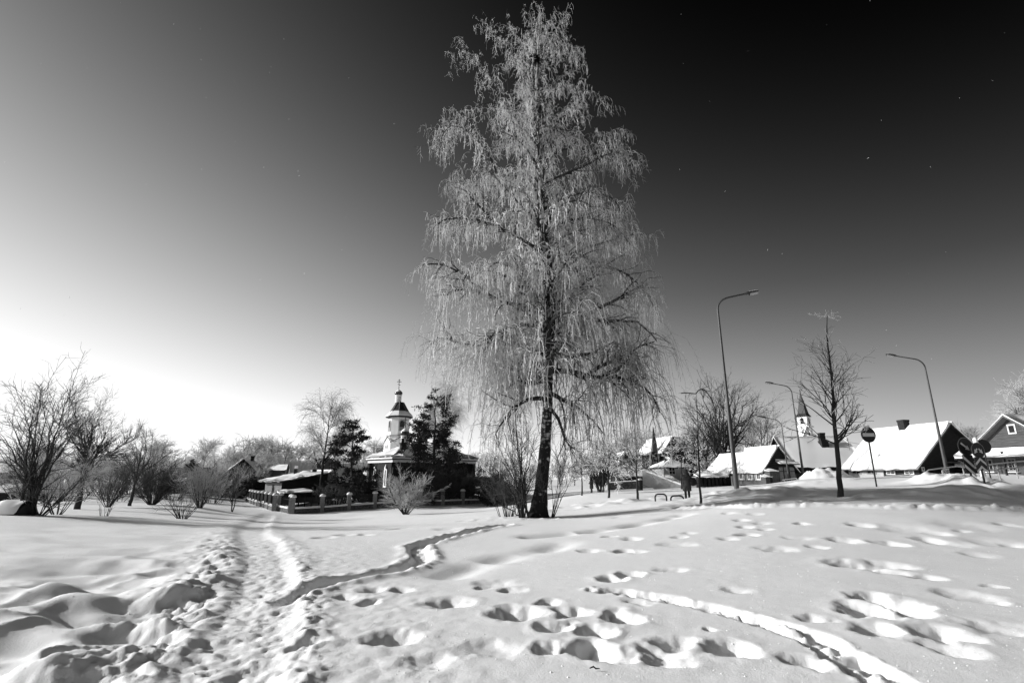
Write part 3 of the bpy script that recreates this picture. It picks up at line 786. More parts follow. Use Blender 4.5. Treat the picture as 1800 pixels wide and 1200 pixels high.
g = hip_block('garage', 'low pale garage with a hipped snow covered roof, left of the tall thin sapling', 'garage', xy(1167,64,830), xy(1212,64,830), 5.5, zat(858,64), zat(821,64), zat(804,66.5), M['plaster_grey'], M['roof_dark'], 2.0)
o_, d_ = wpt(g, 'f', 1.0, zat(834,64)); window(g['root'], o_, d_, .8, .9, M['trim'], M['glass'])
# low long roofs left of it
h7 = house('shed', 'long low shed with a flat strip of snow, behind the dark yard wall', 'shed', xy(1086,76,830), xy(1133,76,830), 5, zat(858,76), zat(829,76), zat(821,78), 'x', M['plank_dark'], M['roof_dark'], .25, .3, 61)
h7b = house('shed', 'open fronted lower shed with snow along its eave, in front of the long low shed', 'shed', xy(1088,72,830), xy(1130,72,830), 3, zat(858,72), zat(837,72), zat(831,73), 'x', M['plank_dark'], M['roof_dark'], .2, .3, 63)
h8 = house('house', 'small house with two steep snow dusted gables, seen through the hanging birch twigs', 'house', xy(1088,88,820), xy(1112,88,820), 6, zat(852,88), zat(815,88), zat(795,88), 'y', M['plank_dark'], M['roof_dark'], .25, .4, 66)
h9 = house('house', 'pale low house with snowy roof and chimney, left of the dark two storey house', 'house', xy(1128,84,820), xy(1152,84,820), 6, zat(855,84), zat(813,84), zat(799,86), 'x', M['plaster_grey'], M['roof_dark'], .2, .3, 68)
chimney(h9, 3.0, 2.8, .9, zat(802,86), zat(795,86), .25)
# yard wall
def wall_run(name, label, pts, h0, th, m, cap=.12, cat='wall'):
    r = root(name, (pts[0][0], pts[0][1], gz(*pts[0])-.3), label, cat)
    A_, S_ = Acc(), Acc()
    for p, q in zip(pts[:-1], pts[1:]):
        z0, z1 = gz(*p), gz(*q); a = np.array([p[0],p[1],0]); b = np.array([q[0],q[1],0]); d = nrm(b-a); n = np.array([-d[1], d[0], 0])*th/2
        V = []
        for s_, z in ((a, z0), (b, z1)):
            for e_ in (-1, 1):
                for zz in (z-.4, z+h0): V.append(s_+n*e_+[0,0,zz])
        A_.add(V, [[0,1,5,4],[2,6,7,3],[0,2,3,1],[4,5,7,6],[1,3,7,5]])
        if cap: S_.add(*snow_slab(a-n*1.1+[0,0,z0+h0], b-n*1.1+[0,0,z1+h0], b+n*1.1+[0,0,z1+h0], a+n*1.1+[0,0,z0+h0], cap, 16, int(abs(p[0])*7)%50, .4))
    A_.build('wall', m, r)
    if cap: S_.build('snow_cap', M['roofsnow'], r, True)
    return r
wall_run('yard_wall', 'long low dark wall beyond the pavement, right of the birch', [xy(1068,68,850), xy(1110,68,850), xy(1152,67,850)], .9, .3, M['stone'], .12)
wall_run('yard_wall', 'grey yard wall between the person and the bare sapling', [xy(1205,60,850), xy(1250,59,850)], 1.0, .25, M['plaster_grey'], .1)
# snowy sloping ramp
rp = root('ramp', (xat(1168,850,60), 60, gz(xat(1168,850,60),60)), 'sloping ramp with snowy parapets coming down towards the pavement', 'ramp')
for (pxa, pya, pxb, pyb, dd_, w_) in ((1131,826,1200,853,60,.35),(1168,836,1204,850,61.5,.3)):
    a_ = np.array(pt(pxa, pya, dd_+3)); b_ = np.array(pt(pxb, pyb, dd_)); d_ = nrm(b_-a_); n_ = nrm(np.cross(d_, [0,0,1.]))
    V = []
    for s_ in (a_, b_):
        for e_ in (-1, 1): V += [s_+n_*e_*w_+[0,0,-1.6], s_+n_*e_*w_]
    Acc().add(V, [[0,1,5,4],[2,6,7,3],[0,2,3,1],[4,5,7,6],[1,3,7,5]]).build('parapet', M['plaster_grey'] if w_ > .3 else M['stone'], rp)
    Acc().add(*snow_slab(a_-n_*w_*1.1, b_-n_*w_*1.1, b_+n_*w_*1.1, a_+n_*w_*1.1, .22, 18, 71, .6)).build('snow_cap', M['roofsnow'], rp, True)

# small things in the yards (snowy crates / plank fence bits) by the shed
yf = root('board_fence', gp(1300,56), 'short uneven board fence at the foot of the steep shed roof', 'fence')
rg = np.random.default_rng(3)
for i in range(16):
    px = 1288+i*1.5; p = gp(px, 50.5-.02*i)
    A_ = Acc().box((p.x, p.y, p.z+.45), (.13, .04, 1.0+.3*rg.random())); bo = A_.build('board', M['shutter'] if i % 3 else M['plaster_grey'], yf)
A_ = Acc(); A_.bar(gp(1287,50.6)+Vector((0,.06,.5)), gp(1312,50.3)+Vector((0,.06,.5)), .05); A_.build('rail', M['plank_grey'], yf)
wp = root('woodpile', gp(1253,55), 'low snow covered woodpile left of the steep shed', 'woodpile')
p = gp(1253,55)
A_ = Acc()
for i in range(7):
    for j in range(3): A_.tube([p+Vector((-1.3+.4*i, -.5, .18+.3*j)), p+Vector((-1.3+.4*i, .7, .18+.3*j))], .17, 6)
tag(A_.build('logs', M['plank_dark'], wp), kind='stuff')
Acc().add(*snow_slab(p+Vector((-1.6,-.7,1.0)), p+Vector((1.5,-.7,1.0)), p+Vector((1.5,.8,1.15)), p+Vector((-1.6,.8,1.15)), .25, 14, 15, .5)).build('snow_cap', M['roofsnow'], wp, True)
for (px, d, w_, hh, lb) in ((1359,44.6,.8,1.0,'dark upright yard box beside the three window house'),(1349,44.6,.6,.6,'low pale crate with snow on its lid beside the three window house')):
    p = gp(px, d); r_ = root('yard_box', p, lb, 'box')
    A_ = Acc()
    for i in range(5): A_.box(p+Vector((-w_/2+w_/10+i*w_/5, -.4, hh/2)), (w_/5-.02, .05, hh))
    A_.box(p+Vector((0,.05,hh/2)), (w_-.02,.84,hh-.04)); A_.build('boards', M['plank_grey'], r_)
    Acc().add(*snow_slab(p+Vector((-w_/2,-.45,hh)), p+Vector((w_/2,-.45,hh)), p+Vector((w_/2,.5,hh+.05)), p+Vector((-w_/2,.5,hh+.05)), .16, 8, 3)).build('snow_cap', M['roofsnow'], r_, True)

# snow heap by the road
sh = root('snow_heap', gp(1450,45.5), 'rounded bright heap of shovelled snow in front of the long dark house', 'snow heap')
p = gp(1452,44)
gx, gy = np.meshgrid(np.linspace(-2.4,2.4,26), np.linspace(-1.4,1.4,16)); q = 1-np.sqrt((gx/2.4)**2+(gy/1.4)**2)
hz = np.clip(q,0,1)**.6*.95*(1+.8*fbm(gx/.7,gy/.6,4,5)) - .15 
I = np.arange(26*16).reshape(16,26)
Acc().add(np.c_[gx.ravel()+p.x, gy.ravel()+p.y, hz.ravel()+p.z], np.stack([I[:-1,:-1],I[:-1,1:],I[1:,1:],I[1:,:-1]],-1).reshape(-1,4)).build('heap', M['roofsnow'], sh, True)

# white church with the dark spire
sc_d = 140; k = sc_d/918.0
c0 = pt(1415, 800, sc_d); sp = root('chapel', c0, 'far white chapel with a dark pointed spire, above the long grey roof', 'chapel')
cxx = pt(1415, 750, sc_d)
def sq(a, z0, z1, m, name, rot=math.radians(38), off=(0,0)):
    A_ = Acc().box((cxx.x+off[0], cxx.y+off[1], (z0+z1)/2), (a, a, z1-z0), rz=rot); return A_.build(name, m, sp)
zt = lambda py: zat(py, sc_d)
sq(22*k/1.3, zt(800), zt(749.5), M['plaster'], 'tower_base'); sq(28*k/1.3, zt(751), zt(748.5), M['plaster'], 'cornice')
bel = sq(20.5*k/1.3, zt(748.6), zt(731), M['plaster'], 'belfry')
A_ = Acc(); a_ = 25*k/1.3*.5
prof = [(a_*1.42, zt(732.5)), (a_*1.0, zt(727)), (a_*.62, zt(712)), (a_*.12, zt(693)), (.02, zt(691))]
A_.lathe(prof, 4, (cxx.x, cxx.y, 0), a0=math.radians(38+45)); spn = A_.build('spire', M['roof_dark'], sp)
Acc().box((cxx.x, cxx.y, zt(688.5)), (.12,.12,zt(684)-zt(692))).build('finial', M['iron'], spn)
for i in range(4):
    an = math.radians(38)+i*math.pi/2; n_ = np.array([math.cos(an), math.sin(an), 0]); e_ = np.array([-n_[1], n_[0], 0])
    hw = 20.5*k/1.3/2; o_ = np.array([cxx.x, cxx.y, zt(746.5)])+n_*(hw+.02)
    window(sp, o_, e_, 1.3, 2.0, M['plaster'], M['glass'], .18, .05, True, nrm_=n_, name='arched_opening')
    o_ = np.array([cxx.x, cxx.y, zt(766)])+n_*(22*k/1.3/2+.02)
    window(sp, o_, e_, .9, 1.6, M['plaster'], M['glass'], .12, .05, True, nrm_=n_, name='arched_window')
nv = house('chapel_nave', 'white gabled chapel front below the pointed spire', 'chapel', xy(1411,136,760), xy(1430,135,760), 16, zt(800), zt(769), zt(752), 'y', M['plaster'], M['roof_dark'], .12, .3, 91)
o_, d_ = wpt(nv, 'f', 1.45, zt(768)); window(nv['root'], np.array(o_), d_, .6, 1.0, M['plaster'], M['glass'], .08, .05, True)

# ================================================================ BRICK CHURCH COMPOUND
ch = root('church', pt(690, 872, 64), 'brick church with a white bell tower, small onion domes and snowy roof behind the fence', 'church')
Cc = np.array(xy(690, 64, 830)); Aa = nrm(np.array([-4.03, 4.5])); Bb = np.array([-Aa[1], Aa[0]])*-1
LA, LB = 6.0, 12.4
zc0, zce = zat(876,64)-.3, zat(812,64)
P_ = lambda a, b, z: np.array([Cc[0]+Aa[0]*a+Bb[0]*b, Cc[1]+Aa[1]*a+Bb[1]*b, z])
Acc().add([P_(a,b,z) for z in (zc0,zce) for a,b in ((0,0),(LA,0),(LA,LB),(0,LB))], [[0,4,5,1],[1,5,6,2],[2,6,7,3],[3,7,4,0]]).build('brick_wall', M['brick'], ch)
# pilasters at the corners
for a,b in ((.12,-.03),(LA-.15,-.03),(-.03,.2),(-.03,LB-.2),(-.03,LB/2)):
    A_ = Acc(); q = P_(a,b,0); A_.box((q[0],q[1],(zc0+zce)/2), (.5,.5,zce-zc0-.02), rz=math.atan2(Bb[1],Bb[0])); A_.build('pilaster', M['brick'], ch)
for i, (z1, z2, ov, mm) in enumerate(((zce,zce+.3,.22,M['plaster']),(zce+.3,zce+.42,.34,M['iron']),(zce+.42,zce+.62,.42,M['plaster']))):
    A_ = Acc().add([P_(a,b,z) for z in (z1+.002*i,z2) for a,b in ((-ov,-ov),(LA+ov,-ov),(LA+ov,LB+ov),(-ov,LB+ov))], [[0,4,5,1],[1,5,6,2],[2,6,7,3],[3,7,4,0],[4,5,6,7],[0,1,2,3]]); A_.build('cornice', mm, ch)
ze_, zr_ = zce+.63, zat(786,67)
e = [P_(-.5,-.5,ze_), P_(LA+.5,-.5,ze_), P_(LA+.5,LB+.5,ze_), P_(-.5,LB+.5,ze_)]; t = [P_(LA/2,3.0,zr_), P_(LA/2,LB-3.0,zr_)]
A_ = Acc(); S_ = Acc()
for i, q in enumerate(([e[0],e[1],t[0],t[0]*.99+t[1]*.01],[e[1],e[2],t[1],t[0]],[e[2],e[3],t[1],t[1]*.99+t[0]*.01],[e[3],e[0],t[0],t[1]])):
    A_.slab(*q, .1); S_.add(*snow_slab(*q, .3, 16, 100+i, .4))
rf = A_.build('roof', M['roof_dark'], ch); S_.build('snow_cover', M['roofsnow'], rf, True)
nA = np.array([Bb[0], Bb[1], 0])*-1
for a in (1.6, 4.4):
    o_ = P_(a, 0, zat(856,66)); window(ch, o_+nA*.02, -Aa, .72, 2.3, M['plaster'], M['glass'], .2, .1, True, nrm_=nA, name='arched_window')
    A_ = Acc().tube([o_+nA*.08+np.array([0,0,2.25]), o_+nA*.08+np.array([0,0,2.75])], [.22,.02], 4); A_.build('window_hood', M['plaster'], ch)
nB = np.array([Aa[0], Aa[1], 0])*-1
for b in (2.5, 5.2, 8.0, 10.6):
    o_ = P_(0, b, zat(858,66)); window(ch, o_+nB*.02, Bb, .8, 2.3, M['brick'], M['glass'], .2, .1, True, nrm_=nB, name='arched_window')
ck = P_(2.2, 1.6, 0)
ckp = pt(708, 798, 66)
A_ = Acc().box((ckp.x, ckp.y, (zat(802,66)+zat(780,66))/2), (.65,.65,zat(780,66)-zat(802,66)), rz=.5); A_.box((ckp.x, ckp.y, zat(779,66)), (.8,.8,.2), rz=.5); A_.box((ckp.x-.1, ckp.y, zat(775,66)), (.3,.3,.7), rz=.5)
A_.build('chimney', M['chimney'], ch)

def ortho_cross(parent, c, h, rot):
    ex = np.array([math.cos(rot), math.sin(rot), 0]); c = np.array(c)
    A_ = Acc(); ez = np.array([0,0,1.]); en = np.cross(ex, ez)
    A_.add(*boxpts(c+ez*h/2, ex, ez, en, .07*h/1.3, h, .06))
    A_.add(*boxpts(c+ez*h*.68, ex, ez, en, h*.5, .07*h/1.3, .062)); A_.add(*boxpts(c+ez*h*.85, ex, ez, en, h*.26, .06*h/1.3, .062))
    sl = nrm(ex*.9-ez*.45); A_.add(*boxpts(c+ez*h*.36, sl, np.cross(en, sl), en, h*.34, .06*h/1.3, .063))
    return A_.build('cross', M['iron'], parent)
def onion(parent, cx_, d, pys, rad, rot=.2, drum_m=None):
    """pys: cross top, dome top, dome bottom, drum bottom (picture rows), rad: dome radius m"""
    ct, dt, db, dr = pys; p = pt(cx_, db, d); x, y = p.x, p.y; z = lambda v: zat(v, d)
    H = z(dt)-z(db)
    A_ = Acc().lathe([(rad*.78, z(dr)), (rad*.78, z(db)-.1), (rad*.9, z(db)-.08), (rad*.9, z(db)), (rad*.7, z(db)+.01)], 16, (x,y,0)); dm = A_.build('drum', drum_m or M['plaster'], parent, False)
    A_ = Acc().lathe([(rad*.72, z(db)+.005), (rad*.95, z(db)+H*.18), (rad, z(db)+H*.38), (rad*.86, z(db)+H*.62), (rad*.45, z(db)+H*.84), (rad*.13, z(db)+H*1.02), (rad*.07, z(db)+H*1.3), (rad*.14, z(db)+H*1.38), (rad*.02, z(db)+H*1.46)], 20, (x,y,0)); do = A_.build('onion_dome', M['dome'], parent, True)
    s = Acc().lathe([(rad*.93, z(db)+H*.57), (rad*.5, z(db)+H*.87), (rad*.15, z(db)+H*1.05), (0.01, z(db)+H*1.06)], 20, (x,y,0)); s.build('snow_cap', M['roofsnow'], do, True)
    ortho_cross(do, (x, y, z(db)+H*1.4), z(ct)-z(db)-H*1.4, rot)
# tower
td = 72; tk = td/918.0; tp = pt(700.5, 760, td); tz = lambda py: zat(py, td)
rot = math.radians(31)
def octa(r0, z0, r1, z1, name, m, par=ch, n=8, a=0.0):
    A_ = Acc().lathe([(0.01,z0),(r0, z0), (r1, z1), (0.01, z1+.001)], n, (tp.x, tp.y, 0), a0=rot+math.pi/n+a); return A_.build(name, m, par)
R8 = 16.6*tk*1.06
A_ = Acc().box((tp.x-.15, tp.y, (tz(778)+tz(812))/2), (44*tk/1.25, 44*tk/1.25, tz(778)-tz(812)), rz=rot); A_.build('tower_base', M['plaster'], ch)
octa(R8*1.12, tz(792), R8*1.12, tz(767), 'tower_shaft', M['plaster'])
octa(R8*1.2, tz(767), R8*1.16, tz(765), 'string_course', M['plaster_grey'])
octa(R8, tz(765), R8, tz(732), 'belfry', M['plaster'])
octa(R8*1.34, tz(734.5), R8*1.36, tz(732.5), 'eave', M['iron'])
A_ = Acc().lathe([(R8*1.36, tz(732.4)), (R8*1.0, tz(726)), (R8*.66, tz(716)), (R8*.36, tz(707))], 8, (tp.x, tp.y, 0), a0=rot+math.pi/8); tr_ = A_.build('tent_roof', M['roof_dark'], ch)
A_ = Acc().lathe([(R8*1.35, tz(732.2)), (R8*1.3, tz(729.5)), (R8*1.02, tz(724.5)), (R8*.86, tz(722.5))], 8, (tp.x, tp.y, 0), a0=rot+math.pi/8); A_.build('snow_skirt', M['roofsnow'], tr_)
for i in range(8):
    an = rot+math.pi/8+i*math.pi/4
    A_ = Acc(); pts = [(tp.x+math.cos(an)*r*1.01, tp.y+math.sin(an)*r*1.01, z) for r, z in ((R8*.95, tz(724.5)), (R8*.66, tz(716)), (R8*.37, tz(707)))]
    A_.tube(pts, .05, 4); A_.build('roof_rib', M['roof_grey'], tr_)
    an = rot+i*math.pi/4; n_ = np.array([math.cos(an), math.sin(an), 0]); e_ = np.array([-n_[1], n_[0], 0])
    if i % 2 == 0:
        ap = R8*math.cos(math.pi/8); o_ = np.array([tp.x, tp.y, tz(758.5)])+n_*(ap+.015)
        f_ = window(ch, o_, e_, .92, tz(739)-tz(758.5), M['plaster_grey'], M['glass'], .13, .06, True, nrm_=n_, name='arched_opening')
        A_ = Acc()
        for q in range(3): A_.add(*boxpts(o_+n_*.03+np.array([0,0,.2+.14*q]), e_, np.array([0,0,1.]), n_, .66, .05, .04))
        A_.build('railing', M['trim'], f_)
        # small gable below
        o2 = np.array([tp.x, tp.y, tz(778)])+n_*(22*tk*.86)
        A_ = Acc().slab(o2-e_*1.35, o2+n_*.15, o2+n_*.15+np.array([0,0,.62]), o2-e_*.02+np.array([0,0,.6])-n_*.2, .1) if False else Acc()
        V = [o2-e_*1.5, o2+e_*1.5, o2+np.array([0,0,.75]), o2-n_*.7-e_*1.5, o2-n_*.7+e_*1.5, o2-n_*.7+np.array([0,0,.75])]
        A_.add([V[0],V[1],V[2],V[2]*.5+V[1]*.5], [[0,1,3,2]]); A_.add([V[0],V[2],V[5],V[3]], [[0,1,2,3]]); A_.add([V[1],V[4],V[5],V[2]], [[0,1,2,3]]); gb = A_.build('gablet', M['plaster'], ch)
        A_ = Acc()
        for sgn in (-1, 1): A_.bar(o2+e_*1.62*sgn+n_*.03-np.array([0,0,.03]), o2+n_*.03+np.array([0,0,.8]), .10, .09)
        A_.build('gablet_edge', M['iron'], gb)
        A_ = Acc()
        for sgn in (-1, 1): A_.slab(o2+e_*1.6*sgn+n_*.02, o2+n_*.02+np.array([0,0,.85]), o2-n_*.7+np.array([0,0,.85]), o2+e_*1.6*sgn-n_*.7, .06)
        A_.build('snow_cover', M['roofsnow'], gb)
        for s2 in (-.35, .35): window(ch, np.array([tp.x-.15, tp.y, tz(789.5)])+n_*(22*tk/1.25+.02)+e_*s2-(n_*.0), e_, .38, .62, M['plaster'], M['glass'], .06, .04, True, nrm_=n_, name='small_window')
onion(ch, 700.5, td, (666, 685, 694.3, 708), 7.2*tk)
onion(ch, 711.5, 68, (733, 753, 765.5, 792), 8.2*68/918.0, .4)
onion(ch, 757, 73, (687.5, 712, 726, 760), 9*73/918.0, .1)

# ---------------------------------------------------------------- church fence
def fence(label, pts, pillar_h, flags=None):
    r = root('iron_fence', (pts[0][0], pts[0][1], gz(*pts[0])), label, 'fence')
    for i, (x, y) in enumerate(pts):
        z = gz(x, y)
        A_ = Acc().box((x, y, z+pillar_h/2-.15), (.4, .4, pillar_h+.3), rz=.35)
        p_ = A_.build('pillar', M['granite'], r)
        A_ = Acc().lathe([(.0,z+pillar_h+.001),(.30, z+pillar_h+.002), (.30, z+pillar_h+.08), (.22, z+pillar_h+.2), (.02, z+pillar_h+.26)], 8, (x,y,0)); A_.build('snow_cap', M['roofsnow'], p_, True)
        if i == len(pts)-1: break
        x2, y2 = pts[i+1]; z2 = gz(x2, y2); a = np.array([x, y, z]); b = np.array([x2, y2, z2]); L = np.linalg.norm(b-a); d = (b-a)/L
        n = nrm(np.cross(d, [0,0,1.])); a1, b1 = a+d*.2, b-d*.2
        V = [s+n*e*.15+np.array([0,0,zz]) for s in (a1, b1) for e in (-1, 1) for zz in (-.4, .42)]
        pl_ = Acc().add(V, [[0,1,5,4],[2,6,7,3],[0,2,3,1],[4,5,7,6],[1,3,7,5]]).build('plinth', M['stone'], r)
        up = np.array([0,0,.425])
        Acc().add(*snow_slab(a1-n*.2+up, b1-n*.2+up, b1+n*.2+up, a1+n*.2+up, .17, 12, i*3, .3, .02)).build('snow_strip', M['roofsnow'], pl_, True)
        A_ = Acc(); m_ = max(8, int(L/.13))
        for k_ in range(1, m_):
            q = a1+(b1-a1)*k_/m_; A_.box(q+np.array([0,0,.95+.03*math.sin(math.pi*k_/m_)]), (.06,.03,.95))
        tag(A_.build('pickets', M['iron'], r), kind='stuff')
        for zz in (.68, 1.22):
            A_ = Acc(); A_.bar(a1+np.array([0,0,zz]), b1+np.array([0,0,zz]), .04); A_.build('rail', M['iron'], r)
    return r
def fpt(px, d): p = gp(px, d); return (p.x, p.y)
fr = [fpt(px, d) for px, d in ((513,50),(565,51.6),(612.5,53.3),(658,55),(699,56.6),(739,58),(777.5,59.4),(813,61),(847,62.5),(880,64),(911,65.5))]
fence('snow capped stone pillar fence with dark pickets along the front of the church', fr, 1.45)
s0, s1 = np.array(xy(482, 52.3, 890)), np.array(xy(409, 93, 868))
fence('receding row of close snow capped fence pillars on the left of the church yard', [tuple(s0+(s1-s0)*i/16) for i in range(17)], 1.45)
fence('short gate side piece of pillar fence at the church yard corner', [tuple(xy(491.5,52.6,890)), tuple(xy(510.5,50.3,895))], 1.5)

# monopitch shed with snow
sA = np.array(xy(496, 58, 850)); sd1 = nrm(np.array([-.80,.60])); sd2 = np.array([.60, .80])
zs0 = zat(885,58); 
sr = root('shed', (sA[0], sA[1], zs0), 'grey shed with a tilted slab of snow on its roof, behind the fence', 'shed')
Ls, Ws = 3.4, 5.6
Q_ = lambda a, b, z: np.array([sA[0]+sd1[0]*a+sd2[0]*b, sA[1]+sd1[1]*a+sd2[1]*b, z])
zf, zbk = zat(847,58), zat(832,61)
Acc().add([Q_(0,0,zs0),Q_(Ls,0,zs0),Q_(Ls,Ws,zs0),Q_(0,Ws,zs0),Q_(0,0,zf),Q_(Ls,0,zf),Q_(Ls,Ws,zbk),Q_(0,Ws,zbk)], [[0,4,5,1],[1,5,6,2],[2,6,7,3],[3,7,4,0]]).build('wall', M['plank_dark'], sr)
A_ = Acc(); nS = np.array([-sd2[0], -sd2[1], 0]); e1 = np.array([sd1[0], sd1[1], 0])
for i in range(14):
    a = (i+.5)*Ls/14; A_ = Acc(); A_.add(*boxpts(Q_(a,0,(zs0+zf)/2-.03)+nS*.03, e1, np.array([0,0,1.]), nS, Ls/14-.015, zf-zs0-.1, .03)); A_.build('board', M['shutter'], sr)
A_ = Acc(); A_.add(*boxpts(Q_(1.7,0,zs0+1.2)+nS*.06, e1, np.array([0,0,1.]), nS, .35, 1.5, .04)); A_.build('door', M['plank_dark'], sr)
qs = [Q_(Ls+.45,-.55,zf-.03), Q_(-.45,-.55,zf-.03), Q_(-.45,Ws+.4,zbk+.1), Q_(Ls+.45,Ws+.4,zbk+.1)]
rf = Acc().slab(*[qs[1],qs[0],qs[3],qs[2]], .12).build('roof', M['plank_dark'], sr)
Acc().add(*snow_slab(qs[0]+[0,0,.02],qs[1]+[0,0,.02],qs[2]+[0,0,.02],qs[3]+[0,0,.02], .36, 22, 5, .25)).build('snow_cover', M['roofsnow'], rf, True)
q = Q_(2.6, 3.0, zf+.9); A_ = Acc().box(q, (.32,.32,1.1)); c_ = A_.build('chimney', M['chimney'], sr); A_ = Acc().box(q+np.array([0,0,.75]), (.36,.36,.3), rz=.3); A_.build('snow_cap', M['roofsnow'], c_)
q = Q_(.8, 4.3, zf+1.0); A_ = Acc().box(q, (.4,.4,.8)); c_ = A_.build('chimney', M['chimney'], sr)
# low snow covered lean-to on the dark side of the shed
vb = root('open_shelter', gp(520, 55), 'low open shelter under a pillow of snow, between the fence and the grey shed', 'shelter')
v0 = np.array(pt(494, 866, 55.5)); v1 = np.array(pt(546, 864, 58)); vd = nrm(v1-v0); vn = nrm(np.cross(vd, [0,0,1.]))
vrf = Acc().slab(v0+vn*.8, v1+vn*.8, v1-vn*.8, v0-vn*.8, .08).build('roof', M['plank_dark'], vb)
Acc().add(*snow_slab(v0+vn*.85, v1+vn*.85, v1-vn*.85, v0-vn*.85, .26, 16, 8, .3)).build('snow_cover', M['roofsnow'], vrf, True)
for f_ in (.05, .5, .95):
    for e_ in (-.7, .7):
        q = v0+(v1-v0)*f_+vn*e_; A_ = Acc().box(q+np.array([0,0,-.85]), (.1,.1,1.6)); A_.build('post', M['plank_dark'], vb)
# houses behind, left
h = house('house', 'grey roofed house with a small lit gable, behind the tilted snowy shed', 'house', xy(513,72,830), tuple(np.array(xy(513,72,830))+5.4*np.array([.87,.5])), 4, zat(872,74), zat(829,72), zat(811,73.5), 'x', M['plank_grey'], M['roof_grey'], .03, .4, 121)
h = house('barn', 'tall dull grey barn roof behind the weeping birch in the church yard', 'barn', xy(566,69,845), xy(592,70,845), 9, zat(878,69), zat(853,69), zat(806,73), 'x', M['plank_dark'], M['roof_grey'], 0, .3, 123)
h = house('house', 'house with a snow patched dark roof behind the left pine', 'house', xy(598,74,840), xy(637,76,840), 8, zat(878,74), zat(845,74), zat(815,76), 'x', M['plank_dark'], M['roof_dark'], .05, .4, 125, snow_sides=(.6,1))
h = house('shed', 'small white walled outbuilding between the left pine and the brick church', 'shed', xy(637,82,840), xy(655,82,840), 4, zat(878,82), zat(836,82), zat(828,84), 'x', M['plaster_grey'], M['roof_dark'], .2, .3, 127)
h = house('house', 'dark gabled house with snow on its left slope, in front of the far frosted wood', 'house', xy(404,86,830), xy(449,87,830), 8, zat(868,86), zat(826,86), zat(807,86), 'y', M['brick'], M['roof_dark'], .2, .6, 129, snow_sides=(1,.25))
chimney(h, 4, 2.35, .5, zat(810,90), zat(801,90), .0)
h = house('shed', 'small snow topped shed right of the dark gabled house', 'shed', xy(450,92,830), xy(462,92,830), 4, zat(866,92), zat(824,92), zat(817,94), 'y', M['plank_grey'], M['roof_dark'], .2, .3, 131)
h = house('shed', 'low shed with a leaning snowy roof, left of the grey roofed house', 'shed', xy(466,88,830), xy(500,86,830), 5, zat(868,88), zat(827,88), zat(819,90), 'x', M['plank_grey'], M['roof_dark'], .2, .3, 133)
h = house('barn', 'long barn with a bare dark grey roof slope, left of the small dark conifer', 'barn', xy(255,78,842), xy(316,76,842), 9, zat(866,76), zat(841,76), zat(822,79), 'x', M['plank_dark'], M['roof_grey'], 0, .3, 135)
h = house('shed', 'low porch roof dusted with snow at the end of the long dark barn', 'shed', xy(304,70,845), xy(329,70,845), 4, zat(868,70), zat(846,70), zat(841,71.5), 'x', M['plank_dark'], M['roof_grey'], .08, .3, 137)
h = house('house', 'far house with a snowy roof at the left edge of the picture', 'house', xy(-40,82,830), xy(18,82,830), 8, zat(875,82), zat(830,82), zat(815,85), 'x', M['plank_dark'], M['roof_dark'], .25, .4, 139)
h = house('shed', 'low dark shelter with snow on top, left behind the many stemmed tree', 'shed', xy(-30,46,868), xy(13,46,868), 4, zat(882,46), zat(866,46), zat(857,48), 'x', M['plank_dark'], M['roof_dark'], .25, .3, 141)
h = house('house', 'bright snowy roof seen between the church and the big birch', 'house', xy(862,98,835), xy(884,99,835), 8, zat(870,98), zat(834,98), zat(822,101), 'x', M['plank_dark'], M['roof_dark'], .3, .4, 143)
h = house('shed', 'low snowy shed roof right of the brick church', 'shed', xy(832,92,840), xy(862,92,840), 5, zat(870,92), zat(838,92), zat(833,94), 'x', M['plank_dark'], M['roof_dark'], .25, .4, 145)
wall_run('garden_wall', 'snow topped garden wall right of the brick church', [xy(832,82,855), xy(868,84,855)], .9, .4, M['stone'], .25)
